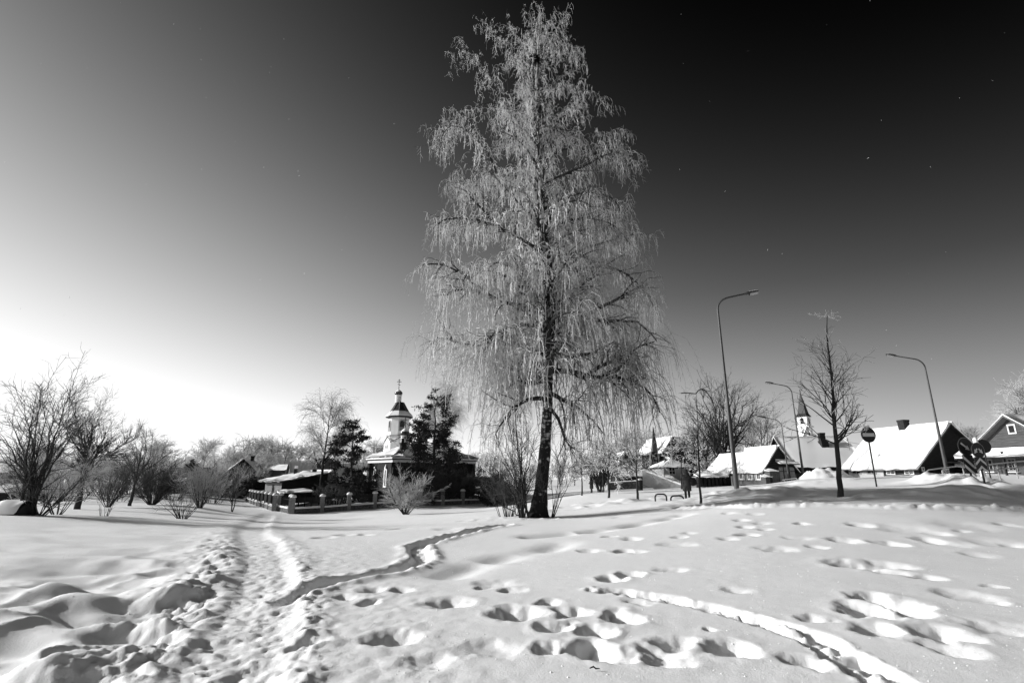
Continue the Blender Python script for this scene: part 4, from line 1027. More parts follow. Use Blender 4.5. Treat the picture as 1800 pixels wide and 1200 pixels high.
# ================================================================ STREET FURNITURE
def lamp(base, H, arm, azim, label, r0=.13, group='street lamps along the road'):
    r = root('street_lamp', base, label, 'street lamp', group)
    d = Vector((math.cos(azim), math.sin(azim), 0)); rise = .20
    b = Vector(base); R = .75
    pts = [b-Vector((0,0,.3)), b+Vector((0,0,.02)), b+Vector((0,0,H*.42)), b+Vector((0,0,H*.43)), b+Vector((0,0,H-R))]
    rad = [r0, r0, r0*.78, r0*.60, r0*.44]
    for t in np.linspace(0, 1, 7)[1:]:
        a = t*(math.pi/2-.2); pts.append(b+Vector((0,0,H-R))+d*R*(1-math.cos(a))+Vector((0,0,R*math.sin(a)*.92))); rad.append(r0*.42)
    e = pts[-1]+d*arm+Vector((0,0,arm*rise)); pts.append(e); rad.append(r0*.36)
    po = Acc().tube(pts, rad, 10).build('pole', M['concrete'] if r0 > .12 else M['steel'], r, True)
    ax = Vector((d.x, d.y, rise)).normalized(); up = Vector((-rise*d.x, -rise*d.y, 1)).normalized(); sd = ax.cross(up)
    prof = [(-.12,.03,.04),(-.05,.07,.075),(.0,.10,.09),(.16,.125,.10),(.42,.13,.085),(.6,.10,.05),(.66,.02,.015)]
    V = []; n = 12
    for s, hw, hh in prof:
        for k in range(n):
            a = 2*math.pi*k/n; V.append(e+ax*s+sd*hw*math.cos(a)+up*(hh*math.sin(a)*(1.0 if math.sin(a) > 0 else .7)))
    F = [[i*n+j, i*n+(j+1)%n, (i+1)*n+(j+1)%n, (i+1)*n+j] for i in range(len(prof)-1) for j in range(n)]
    hd = Acc().add([list(v) for v in V], F).build('lamp_head', M['lamphead'], r, True)
    V = []
    for s, hw in ((.14,.10),(.3,.11),(.5,.10),(.6,.05)):
        for k in range(7):
            a = math.pi+math.pi*k/6; V.append(e+ax*s+sd*hw*math.cos(a)+up*(-.045+.085*math.sin(a)))
    F = [[i*7+j, i*7+j+1, (i+1)*7+j+1, (i+1)*7+j] for i in range(3) for j in range(6)]
    Acc().add([list(v) for v in V], F).build('lens', M['lens'], hd, True)
    V = []
    for s, hw, hh in ((.05,.03,.0),(.12,.05,.015),(.25,.06,.02),(.5,.05,.015),(.62,.02,.0)):
        for k in range(7):
            a = math.pi*k/6; V.append(e+ax*s+sd*hw*math.cos(a)+up*(.055+.5*hh+(hh+.02)*math.sin(a)))
    F = [[i*7+j, i*7+j+1, (i+1)*7+j+1, (i+1)*7+j] for i in range(4) for j in range(6)]
    Acc().add([list(v) for v in V], F).build('snow_cap', M['roofsnow'], hd, True)
    A_ = Acc().box(b+Vector((0,-r0*.95,1.0)), (.12,.04,.4)); A_.build('hatch', M['steel'], r)
    return r
def H_of(px, pyb, pyt, d): return zat(pyt, d)-gp(px, d).z
lamp(gp(1296,25.5), zat(521,25.5)-gp(1296,25.5).z, .95, math.radians(-4), 'nearest tall street lamp, its arm reaching right over the road', .118)
lamp(gp(1413,46), zat(676,46)-gp(1413,46).z, 1.0, math.radians(178), 'slim street lamp with its arm to the left, standing against the long grey roof', .10)
lamp(gp(1387,44.5), zat(735,44.5)-gp(1387,44.5).z, .75, math.radians(178), 'shorter street lamp standing against the gable of the three window house', .07)
lamp(gp(1665,37), zat(629,37)-gp(1665,37).z, 1.35, math.radians(176), 'rightmost street lamp, its arm to the left, in front of the sunlit roof', .11)
lamp(gp(1168,88), zat(790,88)-gp(1168,88).z, .9, 0.1, 'far street lamp in front of the dark two storey house', .08)
lamp(gp(1101,105), zat(757,105)-gp(1101,105).z, .9, 3.0, 'farthest street lamp half hidden behind the birch twigs', .08)

def disc(c, rad, th, n=28, ex=(1,0,0), en=(0,-1,0)):
    poly = [(rad*math.cos(2*math.pi*i/n), rad*math.sin(2*math.pi*i/n)) for i in range(n)]
    return Acc().prism(poly, th, (c, ex, (0,0,1), en))
def facing(rot): return np.array([math.cos(rot), math.sin(rot), 0.]), np.array([math.sin(rot), -math.cos(rot), 0.])
def plate(c, poly, ex, en, lift, th=.004):
    return Acc().prism(poly, th, (np.array(c)+np.array(en)*lift, ex, (0,0,1), en))
# no entry sign
d = 25; b = gp(1541, d, 851); ct = zat(764, d)
ns = root('road_sign', b, 'round no entry sign with a pale bar, in front of the sunlit roof', 'road sign')
ex, en = facing(math.radians(4))
A_ = Acc().tube([b-Vector((0,0,.3)), Vector((b.x,b.y,ct+.42))], .035, 8); A_.build('post', M['signback'], ns)
c = np.array([b.x, b.y, ct])+en*.05
rd = 12.6*d/900/.985
fc = disc(c, rd, .02, 32, ex, en).build('sign_disc', M['signdark'], ns)
rim = Acc(); V = []; n = 32
for r_ in (rd*1.0, rd*1.03):
    for e_ in (.004, -.03):
        for i in range(n): V.append(c+ex*r_*math.cos(2*math.pi*i/n)+np.array([0,0,1])*r_*math.sin(2*math.pi*i/n)+en*e_)
F = []
for i in range(n):
    j = (i+1) % n; F += [[i,j,2*n+j,2*n+i],[2*n+i,2*n+j,3*n+j,3*n+i],[n+i,3*n+i,3*n+j,n+j]]
rim.add(V, F).build('rim', M['steel'], fc)
plate(c, [(-rd*.84,-rd*.23),(rd*.84,-rd*.23),(rd*.84,rd*.23),(-rd*.84,rd*.23)], ex, en, .006).build('bar', M['signpale'], fc)
A_ = Acc(); A_.tube([c+np.array([0,.03,rd*1.02])-ex*.15, c+np.array([0,.03,rd*1.1]), c+np.array([0,.03,rd*1.02])+ex*.15], [.03,.05,.03], 6); A_.build('snow_cap', M['roofsnow'], ns, True)

def arrow_poly(L, w, hw, hl): return [(-w/2,-L/2),(w/2,-L/2),(w/2,L/2-hl),(hw/2,L/2-hl),(0,L/2),(-hw/2,L/2-hl),(-w/2,L/2-hl)]
def rotp(poly, a, o=(0,0)): c_, s_ = math.cos(a), math.sin(a); return [(x*c_-y*s_+o[0], x*s_+y*c_+o[1]) for x, y in poly]
def arrow_plates(A_, c, ex, en, L, w, hw, hl, a, o=(0,0)):
    for poly in ([(-w/2,-L/2),(w/2,-L/2),(w/2,L/2-hl),(-w/2,L/2-hl)], [(-hw/2,L/2-hl),(hw/2,L/2-hl),(hw*.02,L/2),(-hw*.02,L/2)]):
        P = rotp(poly, a, o); f = [np.array(c)+ex*p[0]+np.array([0,0,1])*p[1]+en*.008 for p in P]; A_.add(f, [[0,1,2,3]])
def roundel(label, px, py, d, prx, rot, arrows, postpx=None):
    p = pt(px, py, d); ex, en = facing(rot); b_ = Vector((p.x, p.y, gz(p.x, p.y)))
    r = root('road_sign', b_, label, 'road sign')
    c = np.array(p); rd = prx*d/900/.99
    Acc().tube([b_-Vector((0,0,.3)), Vector((p.x,p.y,p.z+rd*.9))-Vector(en)*.04], .03, 8).build('post', M['signback'], r)
    f_ = disc(c, rd, .02, 28, ex, en).build('sign_disc', M['signdark'], r)
    V = []; n = 28
    for r_ in (rd*.92, rd*1.0):
        for i in range(n): V.append(c+ex*r_*math.cos(2*math.pi*i/n)+np.array([0,0,1])*r_*math.sin(2*math.pi*i/n)+en*.005)
    if arrows: Acc().add(V, [[i,(i+1)%n,n+(i+1)%n,n+i] for i in range(n)]).build('rim', M['shutter'], f_)
    for a, L, o in arrows:
        A_ = Acc(); arrow_plates(A_, c, ex, en, rd*L, rd*.2, rd*.55, rd*.5, a, (o[0]*rd, o[1]*rd)); A_.build('arrow', M['signpale'], f_)
    return r, c, ex, en, rd
roundel('large dark roundel with one pale arrow pointing down right, beside the striped board', 1697, 784.5, 24.5, 15.5, math.radians(9), [(math.radians(-128), 1.25, (-.05,0.0))])
rr = roundel('dark roundel with two pale arrows pointing down left and down right', 1719, 791, 24.2, 13.2, math.radians(9), [(math.radians(140), .82, (-.38,-.1)), (math.radians(-140), .82, (.38,-.1))])
roundel('blank dark back of a round sign, right behind the two arrow roundel', 1729, 784, 25.6, 11.5, math.radians(-10), [])
# snow capped bollard behind
p = pt(1715.5, 779, 25.3); bz = gz(p.x, p.y)
bo = root('bollard', (p.x, p.y, bz), 'pale rounded bollard top rising behind the two arrow roundel', 'bollard')
Acc().lathe([(.10,bz-.2),(.10,p.z-.05),(.10,p.z+.15),(.075,p.z+.26),(.01,p.z+.30)], 12, (p.x,p.y,0)).build('shaft', M['plaster'], bo, True)
def stripe_board(label, px0, px1, py0, py1, d, chevron, rot):
    pc = pt((px0+px1)/2, (py0+py1)/2, d); ex, en = facing(rot)
    w = (px1-px0)*d/900/.99; hgt = zat(py0,d)-zat(py1,d); b_ = (pc.x, pc.y, gz(pc.x, pc.y))
    r = root('marker_board', b_, label, 'road sign'); c = np.array(pc)
    A_ = Acc(); A_.add(*boxpts(c-en*.012, ex, np.array([0,0,1.]), en, w, hgt, .02)); f_ = A_.build('board', M['signdark'], r)
    Acc().tube([(pc.x-en[0]*.05, pc.y-en[1]*.05, b_[2]-.3), (pc.x-en[0]*.05, pc.y-en[1]*.05, c[2]+hgt*.4)], .03, 6).build('post', M['signback'], r)
    Q = lambda u, v: c+ex*u*w/2+np.array([0,0,1.])*v*hgt/2+en*.004
    if chevron:
        for o in (.25, -.95):
            A_ = Acc(); t_ = .42
            A_.add([Q(-.96,o-.55),Q(0,o+.25),Q(0,o+.25+t_),Q(-.96,o-.55+t_)], [[0,1,2,3]]); A_.add([Q(0,o+.25),Q(.96,o-.55),Q(.96,o-.55+t_),Q(0,o+.25+t_)], [[0,1,2,3]])
            A_.build('chevron', M['signpale'], f_)
    else:
        for v0 in (.95, .05):
            A_ = Acc().add([Q(-.96,v0-.38),Q(.96,v0-1.5),Q(.96,v0-1.12),Q(-.96,v0)], [[0,1,2,3]]); A_.build('stripe', M['signpale'], f_)
    return r
stripe_board('upright board with pale diagonal stripes below the large arrow roundel', 1694, 1714, 799, 832, 24.4, False, math.radians(9))
stripe_board('upright board with pale upward chevrons below the two arrow roundel', 1714, 1735, 803, 826, 24.1, True, math.radians(9))

def guard_rail(label, pts, hts, legs, drop):
    r = root('guard_rail', (pts[0][0], pts[0][1], pts[0][2]-drop), label, 'railing')
    for h_ in hts:
        Acc().tube([np.array(p)-np.array([0,0,h_]) for p in pts], .03, 6).build('rail', M['plaster_grey'], r)
    for t in legs:
        i = min(int(t*(len(pts)-1)), len(pts)-2); f = t*(len(pts)-1)-i
        q = np.array(pts[i])*(1-f)+np.array(pts[i+1])*f
        Acc().tube([q, q-np.array([0,0,drop])], .03, 6).build('post', M['plaster_grey'], r)
    return r
guard_rail('pale tube railing left of the striped board, partly buried in the snow bank', [tuple(pt(1628,829,27.5)), tuple(pt(1633,825.5,27.5)), tuple(pt(1662,821.5,27.5)), tuple(pt(1697,818,27.5))], (0,), (.12,.62,.95), .6)
guard_rail('short double tube railing at the foot of the right street lamp', [tuple(pt(1656,827,26.5)), tuple(pt(1668,824,26.5))], (0,.10), (0,.9), .45)
guard_rail('long pale two bar railing in front of the weathered plank house', [tuple(pt(1733,817,26)), tuple(pt(1765,813.5,26)), tuple(pt(1840,806,26))], (0,.26), (.3,.62,.9), .8)
guard_rail('low pale railing at the far kerb in front of the long dark house', [tuple(pt(1374,846,44)), tuple(pt(1376,843,44)), tuple(pt(1400,840,43.5))], (0,), (0.,.55,1.), .5)
guard_rail('thin dark railing along the far edge of the road below the sunlit roof house', [tuple(pt(1440,843,42)), tuple(pt(1510,841,40)), tuple(pt(1600,833,38))], (0,), (0.,.25,.5,.75,1.), .5)
# bicycle hoops
for px0, px1, py0, py1, lb in ((1152,1172,868,880,'left dark hoop stand sticking out of the snow beside the walking person'), (1179.5,1202,871,881,'right dark hoop stand nearest to the feet of the walking person')):
    d = 26.8; a = pt(px0, py1, d); b = pt(px1, py1, d); top = zat(py0, d); r_ = root('hoop_stand', ((a.x+b.x)/2, d, gz((a.x+b.x)/2, d)), lb, 'bike stand', 'hoop stands by the pavement')
    zb = min(a.z, gz(a.x, d))-.25; R = .16; pts = [Vector((a.x, d, zb)), Vector((a.x, d, top-R))]
    for t in np.linspace(0, math.pi/2, 5)[1:]: pts.append(Vector((a.x+R*(1-math.cos(t)), d, top-R+R*math.sin(t))))
    for t in np.linspace(0, math.pi/2, 5): pts.append(Vector((b.x-R+R*math.sin(t), d, top-R+R*math.cos(t))))
    pts.append(Vector((b.x, d, zb)))
    Acc().tube(pts, .038, 8).build('hoop', M['iron'], r_, True)
p = gp(1126, 56); tb = root('litter_bin', p, 'small dark litter bin on the pavement left of the sloping ramp', 'bin')
Acc().lathe([(.24,p.z-.1),(.28,p.z+.95),(.30,p.z+.97),(.30,p.z+1.05),(.1,p.z+1.12),(0.01,p.z+1.13)], 12, (p.x,p.y,0)).build('body', M['iron'], tb); Acc().lathe([(.28,p.z+1.06),(.2,p.z+1.2),(.01,p.z+1.24)], 12, (p.x,p.y,0)).build('snow_cap', M['roofsnow'], tb, True)
# snow capped stump by the many stemmed tree
p = gp(24, 19.6); st = root('fallen_log', p, 'dark log under a cap of snow at the foot of the many stemmed tree', 'log')
Acc().tube([p+Vector((-.42,.1,.02)), p+Vector((.1,.0,.14)), p+Vector((.46,-.05,.12))], [.2,.26,.24], 10).build('log', M['bark'], st)
gx, gy = np.meshgrid(np.linspace(-.95,.40,18), np.linspace(-.5,.5,12)); q = np.clip(1-((gx+.1)/.75)**2*.7-(gy/.5)**2, 0, 1)
hz = .05+.52*np.sqrt(q)*(1+.3*fbm(gx*2,gy*2,2,3)); I = np.arange(18*12).reshape(12,18)
Acc().add(np.c_[gx.ravel()+p.x, gy.ravel()+p.y+.05, hz.ravel()+p.z], np.stack([I[:-1,:-1],I[:-1,1:],I[1:,1:],I[1:,:-1]],-1).reshape(-1,4)).build('snow_cap', M['roofsnow'], st, True)

# ================================================================ PEOPLE
def skin_mesh(name, verts, edges, radii, m, parent, loc, levels=2):
    me = bpy.data.meshes.new(name); me.from_pydata([tuple(v) for v in verts], edges, [])
    o = link(name, me, m, parent); OFF[o.name] = Vector(loc)
    md = o.modifiers.new('skin', 'SKIN'); md.use_smooth_shade = True
    sv = me.skin_vertices[0].data
    for i, r in enumerate(radii): sv[i].radius = (r if isinstance(r, tuple) else (r, r))
    sv[0].use_root = True
    o.modifiers.new('sub', 'SUBSURF').levels = levels; o.modifiers['sub'].render_levels = levels
    return o
def person(loc, rz, label, h=1.74, bag=True):
    """standing figure; local +X is the way it looks, height h"""
    r = root('person', loc, label, 'person'); r.rotation_euler = (0,0,rz); OFF[r.name] = Vector((0,0,0))
    k = h/1.74
    S = lambda *v: tuple(c*k for c in v)
    V = [S(0,0,.95), S(-.01,0,1.12), S(-.02,0,1.33), S(0.0,0,1.46), S(.03,0,1.53), S(.06,0,1.62), S(.07,0,1.72),
         S(.0,.19,1.40), S(.02,.25,1.14), S(.20,.18,1.04), S(.0,-.19,1.40), S(.02,-.25,1.14), S(.20,-.16,1.06),
         S(.0,.10,.88), S(.03,.10,.50), S(-.03,.10,.09), S(.12,.11,.045), S(.0,-.10,.88), S(.0,-.10,.50), S(-.05,-.10,.09), S(.10,-.11,.045)]
    E = [(0,1),(1,2),(2,3),(3,4),(4,5),(5,6),(3,7),(7,8),(8,9),(3,10),(10,11),(11,12),(0,13),(13,14),(14,15),(15,16),(0,17),(17,18),(18,19),(19,20)]
    R = [.15,.14,.16,.09,.06,.095,.075,.075,.055,.04,.075,.055,.04,.115,.09,.07,.055,.115,.09,.07,.055]
    body = skin_mesh('body', V, E, [x*k for x in R], M['clothdark'], r, (0,0,0))
    # long padded coat: horizontal tubes
    A_ = Acc(); n = 20
    prof = [(.25,.46),(.268,.54),(.268,.80),(.258,.95),(.240,1.08),(.248,1.2),(.255,1.32),(.21,1.42),(.12,1.49)]
    P2 = []
    for i, (q, z) in enumerate(prof):
        P2.append((q*1.0*k, z*k))
        if i < len(prof)-1: zz = (z+prof[i+1][1])/2; P2.append(((q+prof[i+1][0])/2*1.04*k, zz*k))
    A_.lathe(P2, n, (-.01*k,0,0), sx=.74, sy=.98); coat = A_.build('coat', M['cloth'], r, True)
    for sg in (-1, 1):
        pts = [S(-.01,.20*sg,1.41), S(.0,.275*sg,1.26), S(.03,.275*sg,1.12), S(.14,.22*sg,1.06), S(.22,.16*sg,1.07)]
        Acc().tube(pts, [.085*k,.09*k,.08*k,.07*k,.055*k], 10).build('sleeve', M['cloth'], coat, True)
        # gloved hand: palm, four curled fingers and thumb
        c = np.array(S(.26,.14*sg,1.07)); A_ = Acc().tube([c-np.array([.04,0,0]), c, c+np.array([.05,-.005*sg,-.005])], [.028,.04,.032], 8)
        for f in range(4):
            o = c+np.array([.05, -.03+.02*f, .0]); A_.tube([o, o+np.array([.035,0,-.015]), o+np.array([.045,0,-.045])], [.012,.011,.009], 6)
        A_.tube([c+np.array([0,-.03*sg,.02]), c+np.array([.03,-.05*sg,.03]), c+np.array([.055,-.04*sg,.02])], [.014,.012,.01], 6)
        A_.build('glove', M['clothdark'], coat, True)
    # hood around the face
    A_ = Acc().lathe([(.13*k,1.45*k),(.155*k,1.53*k),(.158*k,1.64*k),(.13*k,1.74*k),(.07*k,1.79*k),(.005,1.80*k)], 16, (.02*k,0,0), sx=1.05, sy=.95)
    A_.build('hood', M['cloth'], r, True)
    A_ = Acc(); fc = np.array(S(.15,0,1.62))
    A_.lathe([(.01,-.09*k),(.06*k,-.06*k),(.075*k,0),(.06*k,.06*k),(.01,.085*k)], 12, tuple(fc)); hd = A_.build('face', M['skin'], r, True)
    A_ = Acc().tube([fc+np.array([.07,0,.02])*k, fc+np.array([.10,0,-.02])*k, fc+np.array([.07,0,-.03])*k], [.008,.016,.01], 6); A_.build('nose', M['skin'], hd, True)
    A_ = Acc()
    for sg in (-1, 1): A_.lathe([(.001,-.01),(.011,-.006),(.011,.006),(.001,.01)], 8, tuple(fc+np.array([.066,.028*sg,.02])*k))
    A_.build('eyes', M['clothdark'], hd)
    A_ = Acc().tube([fc+np.array([.062,-.025,-.052])*k, fc+np.array([.07,0,-.055])*k, fc+np.array([.062,.025,-.052])*k], .007, 6); A_.build('mouth', M['clothdark'], hd)
    return r
pp = gp(1209, 28.5, 873)
pr = person(pp, math.radians(70), 'person in a long hooded coat standing on the pavement beside two hoop stands', zat(825.5,28.5)-pp.z)
bgp = root('shoulder_bag', pp+Vector((.32,-.12,.72)), 'dark rounded shoulder bag hanging at the right side of the person in the padded coat', 'bag')
c = np.array(pp)+np.array([.31,-.12,.0])
A_ = Acc(); A_.lathe([(.02,.66),(.15,.70),(.20,.82),(.19,.98),(.10,1.08),(.01,1.09)], 14, tuple(c), sx=1.0, sy=.8); A_.build('pouch', M['clothdark'], bgp, True)
Acc().tube([c+np.array([-.1,0,1.0]), c+np.array([-.22,-.06,1.25]), c+np.array([-.31,.0,1.47])], .022, 6).build('strap', M['clothdark'], bgp, True)
p2 = gp(1040, 62, 871)
person(p2, math.radians(200), 'tiny far person in dark clothes walking on the pavement right of the birch', 1.7)

# ================================================================ BIRCH
rng = np.random.default_rng(11)
BD = 22.0
bb = gp(946, BD, 905)
birch = root('birch_tree', bb, 'huge frosted weeping birch standing in the middle of the snow field', 'tree')
tpx = [(946,909,14.5),(947,895,14),(951,860,12.6),(955,820,11.6),(959,780,10.4),(961,740,9.8),(963,700,9.3),(964,650,8.6),(963,600,8.0),(961,550,7.4),(958,500,6.4),(955,450,5.8),(953,400,5.0),(951,350,4.3),(950,300,3.7),(948,250,3.0),(944,205,2.4),(942,160,1.9),(944,110,1.4),(947,60,.9),(950,15,.5)]
TP = np.array([list(pt(x, y, BD)) for x, y, r in tpx]); TR = np.array([r*BD/900/(cP-(600-y)/900*sP)*.92 for x, y, r in tpx])
TR[0] *= 1.5; TR[1] *= 1.2
K = 60; tt = np.linspace(0, len(TP)-1, K); TPs = np.stack([np.interp(tt, np.arange(len(TP)), TP[:,i]) for i in range(3)],1)
for _ in range(2): TPs[1:-1] = .25*TPs[:-2]+.5*TPs[1:-1]+.25*TPs[2:]
TRs = np.interp(tt, np.arange(len(TR)), TR)
TRs = TRs*(1+.05*np.sin(np.arange(K)*1.9)*np.linspace(1,.2,K))
trunk = Acc().tube(TPs, TRs, 14).build('trunk', M['birch'], birch, True)
LIMBS = [[(968,652),(985,648),(1020,658),(1055,667),(1085,660),(1120,670),(1148,690),(1160,725)],
 [(1030,661),(1060,640),(1090,632),(1120,610),(1150,600)],
 [(966,562),(1000,556),(1020,555),(1062,567),(1100,560),(1130,568),(1155,598)],
 [(1015,556),(1040,548),(1080,528),(1120,505),(1140,500)],
 [(962,492),(980,486),(1000,479),(1030,472),(1075,466),(1110,484),(1135,508),(1148,540)],
 [(957,418),(975,400),(1000,385),(1025,381),(1060,387),(1090,402),(1103,425)],
 [(960,452),(1000,448),(1050,430),(1085,418),(1122,412)],
 [(955,368),(985,350),(1020,339),(1055,337),(1080,350),(1096,382)],
 [(953,325),(985,308),(1020,295),(1055,278),(1085,262),(1105,290)],
 [(952,288),(985,265),(1020,245),(1055,231),(1088,231),(1096,262)],
 [(951,265),(962,245),(980,220),(1003,182),(1024,156),(1040,152),(1058,185)],
 [(948,215),(960,180),(975,150),(985,134),(1005,140),(1018,170)],
 [(962,640),(948,633),(920,642),(900,640),(875,622),(845,612),(810,606),(785,590),(770,588),(760,602)],
 [(960,668),(945,672),(928,677),(905,656),(880,640),(850,632)],
 [(960,560),(955,549),(927,541),(898,533),(876,526),(847,515),(836,496),(813,481),(793,469),(765,459),(745,466)],
 [(850,516),(825,508),(800,510),(775,520)],
 [(957,448),(946,438),(927,425),(898,412),(870,395),(853,388),(836,384),(813,384),(785,380),(768,395)],
 [(872,396),(853,372),(833,352),(815,332),(800,330)],
 [(954,412),(949,396),(927,374),(910,355),(893,336),(876,316),(860,300)],
 [(951,398),(941,374),(929,348),(921,334),(898,327),(880,331),(845,322),(815,330)],
 [(950,305),(935,274),(915,249),(893,236),(870,228)],
 [(949,262),(944,249),(910,218),(895,190),(881,180),(864,177),(830,190),(795,215)],
 [(895,190),(884,161),(870,144),(859,134),(835,105),(808,90)],
 [(873,306),(860,272),(836,244),(813,224),(788,218),(777,240)],
 [(945,212),(941,208),(927,164),(915,136),(911,113),(890,70),(868,45)],
 [(943,150),(950,110),(955,70),(950,40),(948,8)],
 [(944,120),(965,80),(985,50),(998,20)],
 [(943,140),(925,100),(905,60),(890,40)],
 [(944,115),(962,100),(985,85),(1005,75),(1014,105)],
 [(962,600),(985,610),(1010,625),(1040,622),(1080,600)],
 [(961,585),(940,570),(905,572),(880,580),(850,600)],
 [(963,690),(985,700),(1010,712),(1040,735),(1060,760)],
 [(966,715),(982,735),(990,765),(1000,785),(1018,792)],
 [(962,700),(940,700),(915,705),(890,730),(870,765)],
 [(960,530),(980,515),(1000,500),(1020,498)]]
limbs = []
for i, L in enumerate(LIMBS):
    x0, y0 = L[0]; n = len(L)
    # depth starts at the trunk (or parent limb) and runs towards or away from the camera
    sgn = rng.choice([-1, 1]); spread = rng.uniform(.2, 1.0)
    ext = np.hypot(L[-1][0]-L[0][0], L[-1][1]-L[0][1])*BD/900*spread*.8
    P = np.array([list(pt(x, y, BD+sgn*ext*(j/(n-1)))) for j, (x, y) in enumerate(L)])
    Pc = curve_fit(P, 14); ln = np.linalg.norm(np.diff(Pc,axis=0),axis=1).sum()
    Pc[1:] += rng.normal(size=(13,3))*.018*ln/4
    limbs.append((Pc, ln))
# more limbs towards and away from the camera, fewer pixels wide
tz_ = TPs[:,2]
for i in range(34):
    f = rng.uniform(.30, .97); j = int(f*(K-1)); p = TPs[j]
    a = rng.choice([1,-1])*rng.uniform(.9, 2.2) - math.pi/2*0
    az_ = math.pi/2*rng.choice([1,-1]) + rng.normal()*.55
    hgt = (p[2]-bb.z); ln = np.interp(hgt, [4, 8, 14, 19, 24], [4.2, 4.6, 3.6, 2.4, .8])*rng.uniform(.6, 1.05)
    D = np.array([math.cos(az_), math.sin(az_), rng.uniform(.25,.9)]); D /= np.linalg.norm(D)
    pts = [p.copy()]
    for k_ in range(13):
        pts.append(pts[-1]+D*ln/13); D = D+np.array([0,0,-.11*(k_/8)])+rng.normal(size=3)*.10; D /= np.linalg.norm(D)
    limbs.append((np.array(pts), ln))
LP = np.array([l[0] for l in limbs]); LL = np.array([l[1] for l in limbs])
r_at = np.interp(LP[:,0,2], TPs[:,2], TRs)
LR = np.clip(np.minimum(r_at*.62, .032*LL**.9+.016), .022, .13)[:,None]*np.linspace(1,.22,14)[None,:]
for i in range(len(LP)):
    Acc().tube(LP[i], LR[i], 7).build('limb', M['bark'], trunk, True)
l2 = grow(rng, (LP,LR), 1000, .12, 1.0, 18, 65, 1.25, 8, up=-.10, wob=.20, rr=.5, rmin=.008, tip=.35, power=.8)
l2b = grow(rng, (TPs[None],TRs[None]), 190, .36, .96, 30, 75, 1.7, 8, up=.02, wob=.18, rr=.25, rmin=.009, power=.8)
l2 = merge(l2, l2b)
ok_ = l2[0][:,:,2].max(1) < zat(24, BD); l2 = (l2[0][ok_], l2[1][ok_])
tag(Acc().add(*tubes(*l2, 4)).build('branches', M['bark'], birch, True), kind='stuff')
# hanging twigs
hw = LL*0+1
h1 = grow(rng, l2, 10000, .2, 1.0, 30, 110, .95, 6, up=-1.6, wob=.11, rr=.7, rmin=.0038, tip=.7, lvar=.75)
h2_ = grow(rng, (LP,LR), 2400, .35, 1.0, 60, 130, 1.15, 6, up=-1.8, wob=.09, rr=.2, rmin=.0036, tip=.7, lvar=.75)
hang = merge(h1, h2_)
sc_ = np.interp(hang[0][:,0,2]-bb.z, [4, 7, 10, 15, 20], [2.4, 1.7, 1.05, .7, .42])[:,None,None]
hang = (hang[0][:,:1]+(hang[0]-hang[0][:,:1])*sc_, hang[1])
# keep the curtain above the snow
low = hang[0][:,:,2] < (bb.z+1.9 + .5*np.sin(hang[0][:,:,0]*2.1))
front = ((hang[0][:,:,1] < BD) & (np.abs(hang[0][:,:,0]-np.interp(hang[0][:,:,2], TPs[:,2], TPs[:,0])) < .20)).any(1) & (rng.random(len(low)) < .85)
bad = low.any(1) | front; hang = (hang[0][~bad], hang[1][~bad])
# more rime up and left; the right side's self-shadow partly put into colour
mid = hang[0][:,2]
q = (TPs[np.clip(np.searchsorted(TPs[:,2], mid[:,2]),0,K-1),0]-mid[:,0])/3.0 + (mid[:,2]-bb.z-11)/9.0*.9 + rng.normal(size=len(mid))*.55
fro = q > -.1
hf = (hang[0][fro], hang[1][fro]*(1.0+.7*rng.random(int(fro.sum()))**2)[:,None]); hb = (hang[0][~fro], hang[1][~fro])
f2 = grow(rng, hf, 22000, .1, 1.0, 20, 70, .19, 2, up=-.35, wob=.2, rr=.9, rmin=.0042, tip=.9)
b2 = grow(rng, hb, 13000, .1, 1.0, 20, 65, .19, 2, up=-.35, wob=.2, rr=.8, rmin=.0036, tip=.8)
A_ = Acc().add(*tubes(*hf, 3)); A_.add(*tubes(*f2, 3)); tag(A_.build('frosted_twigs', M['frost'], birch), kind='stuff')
A_ = Acc().add(*tubes(*hb, 3)); A_.add(*tubes(*b2, 3)); tag(A_.build('hanging_twigs', M['birchtwig'], birch), kind='stuff')
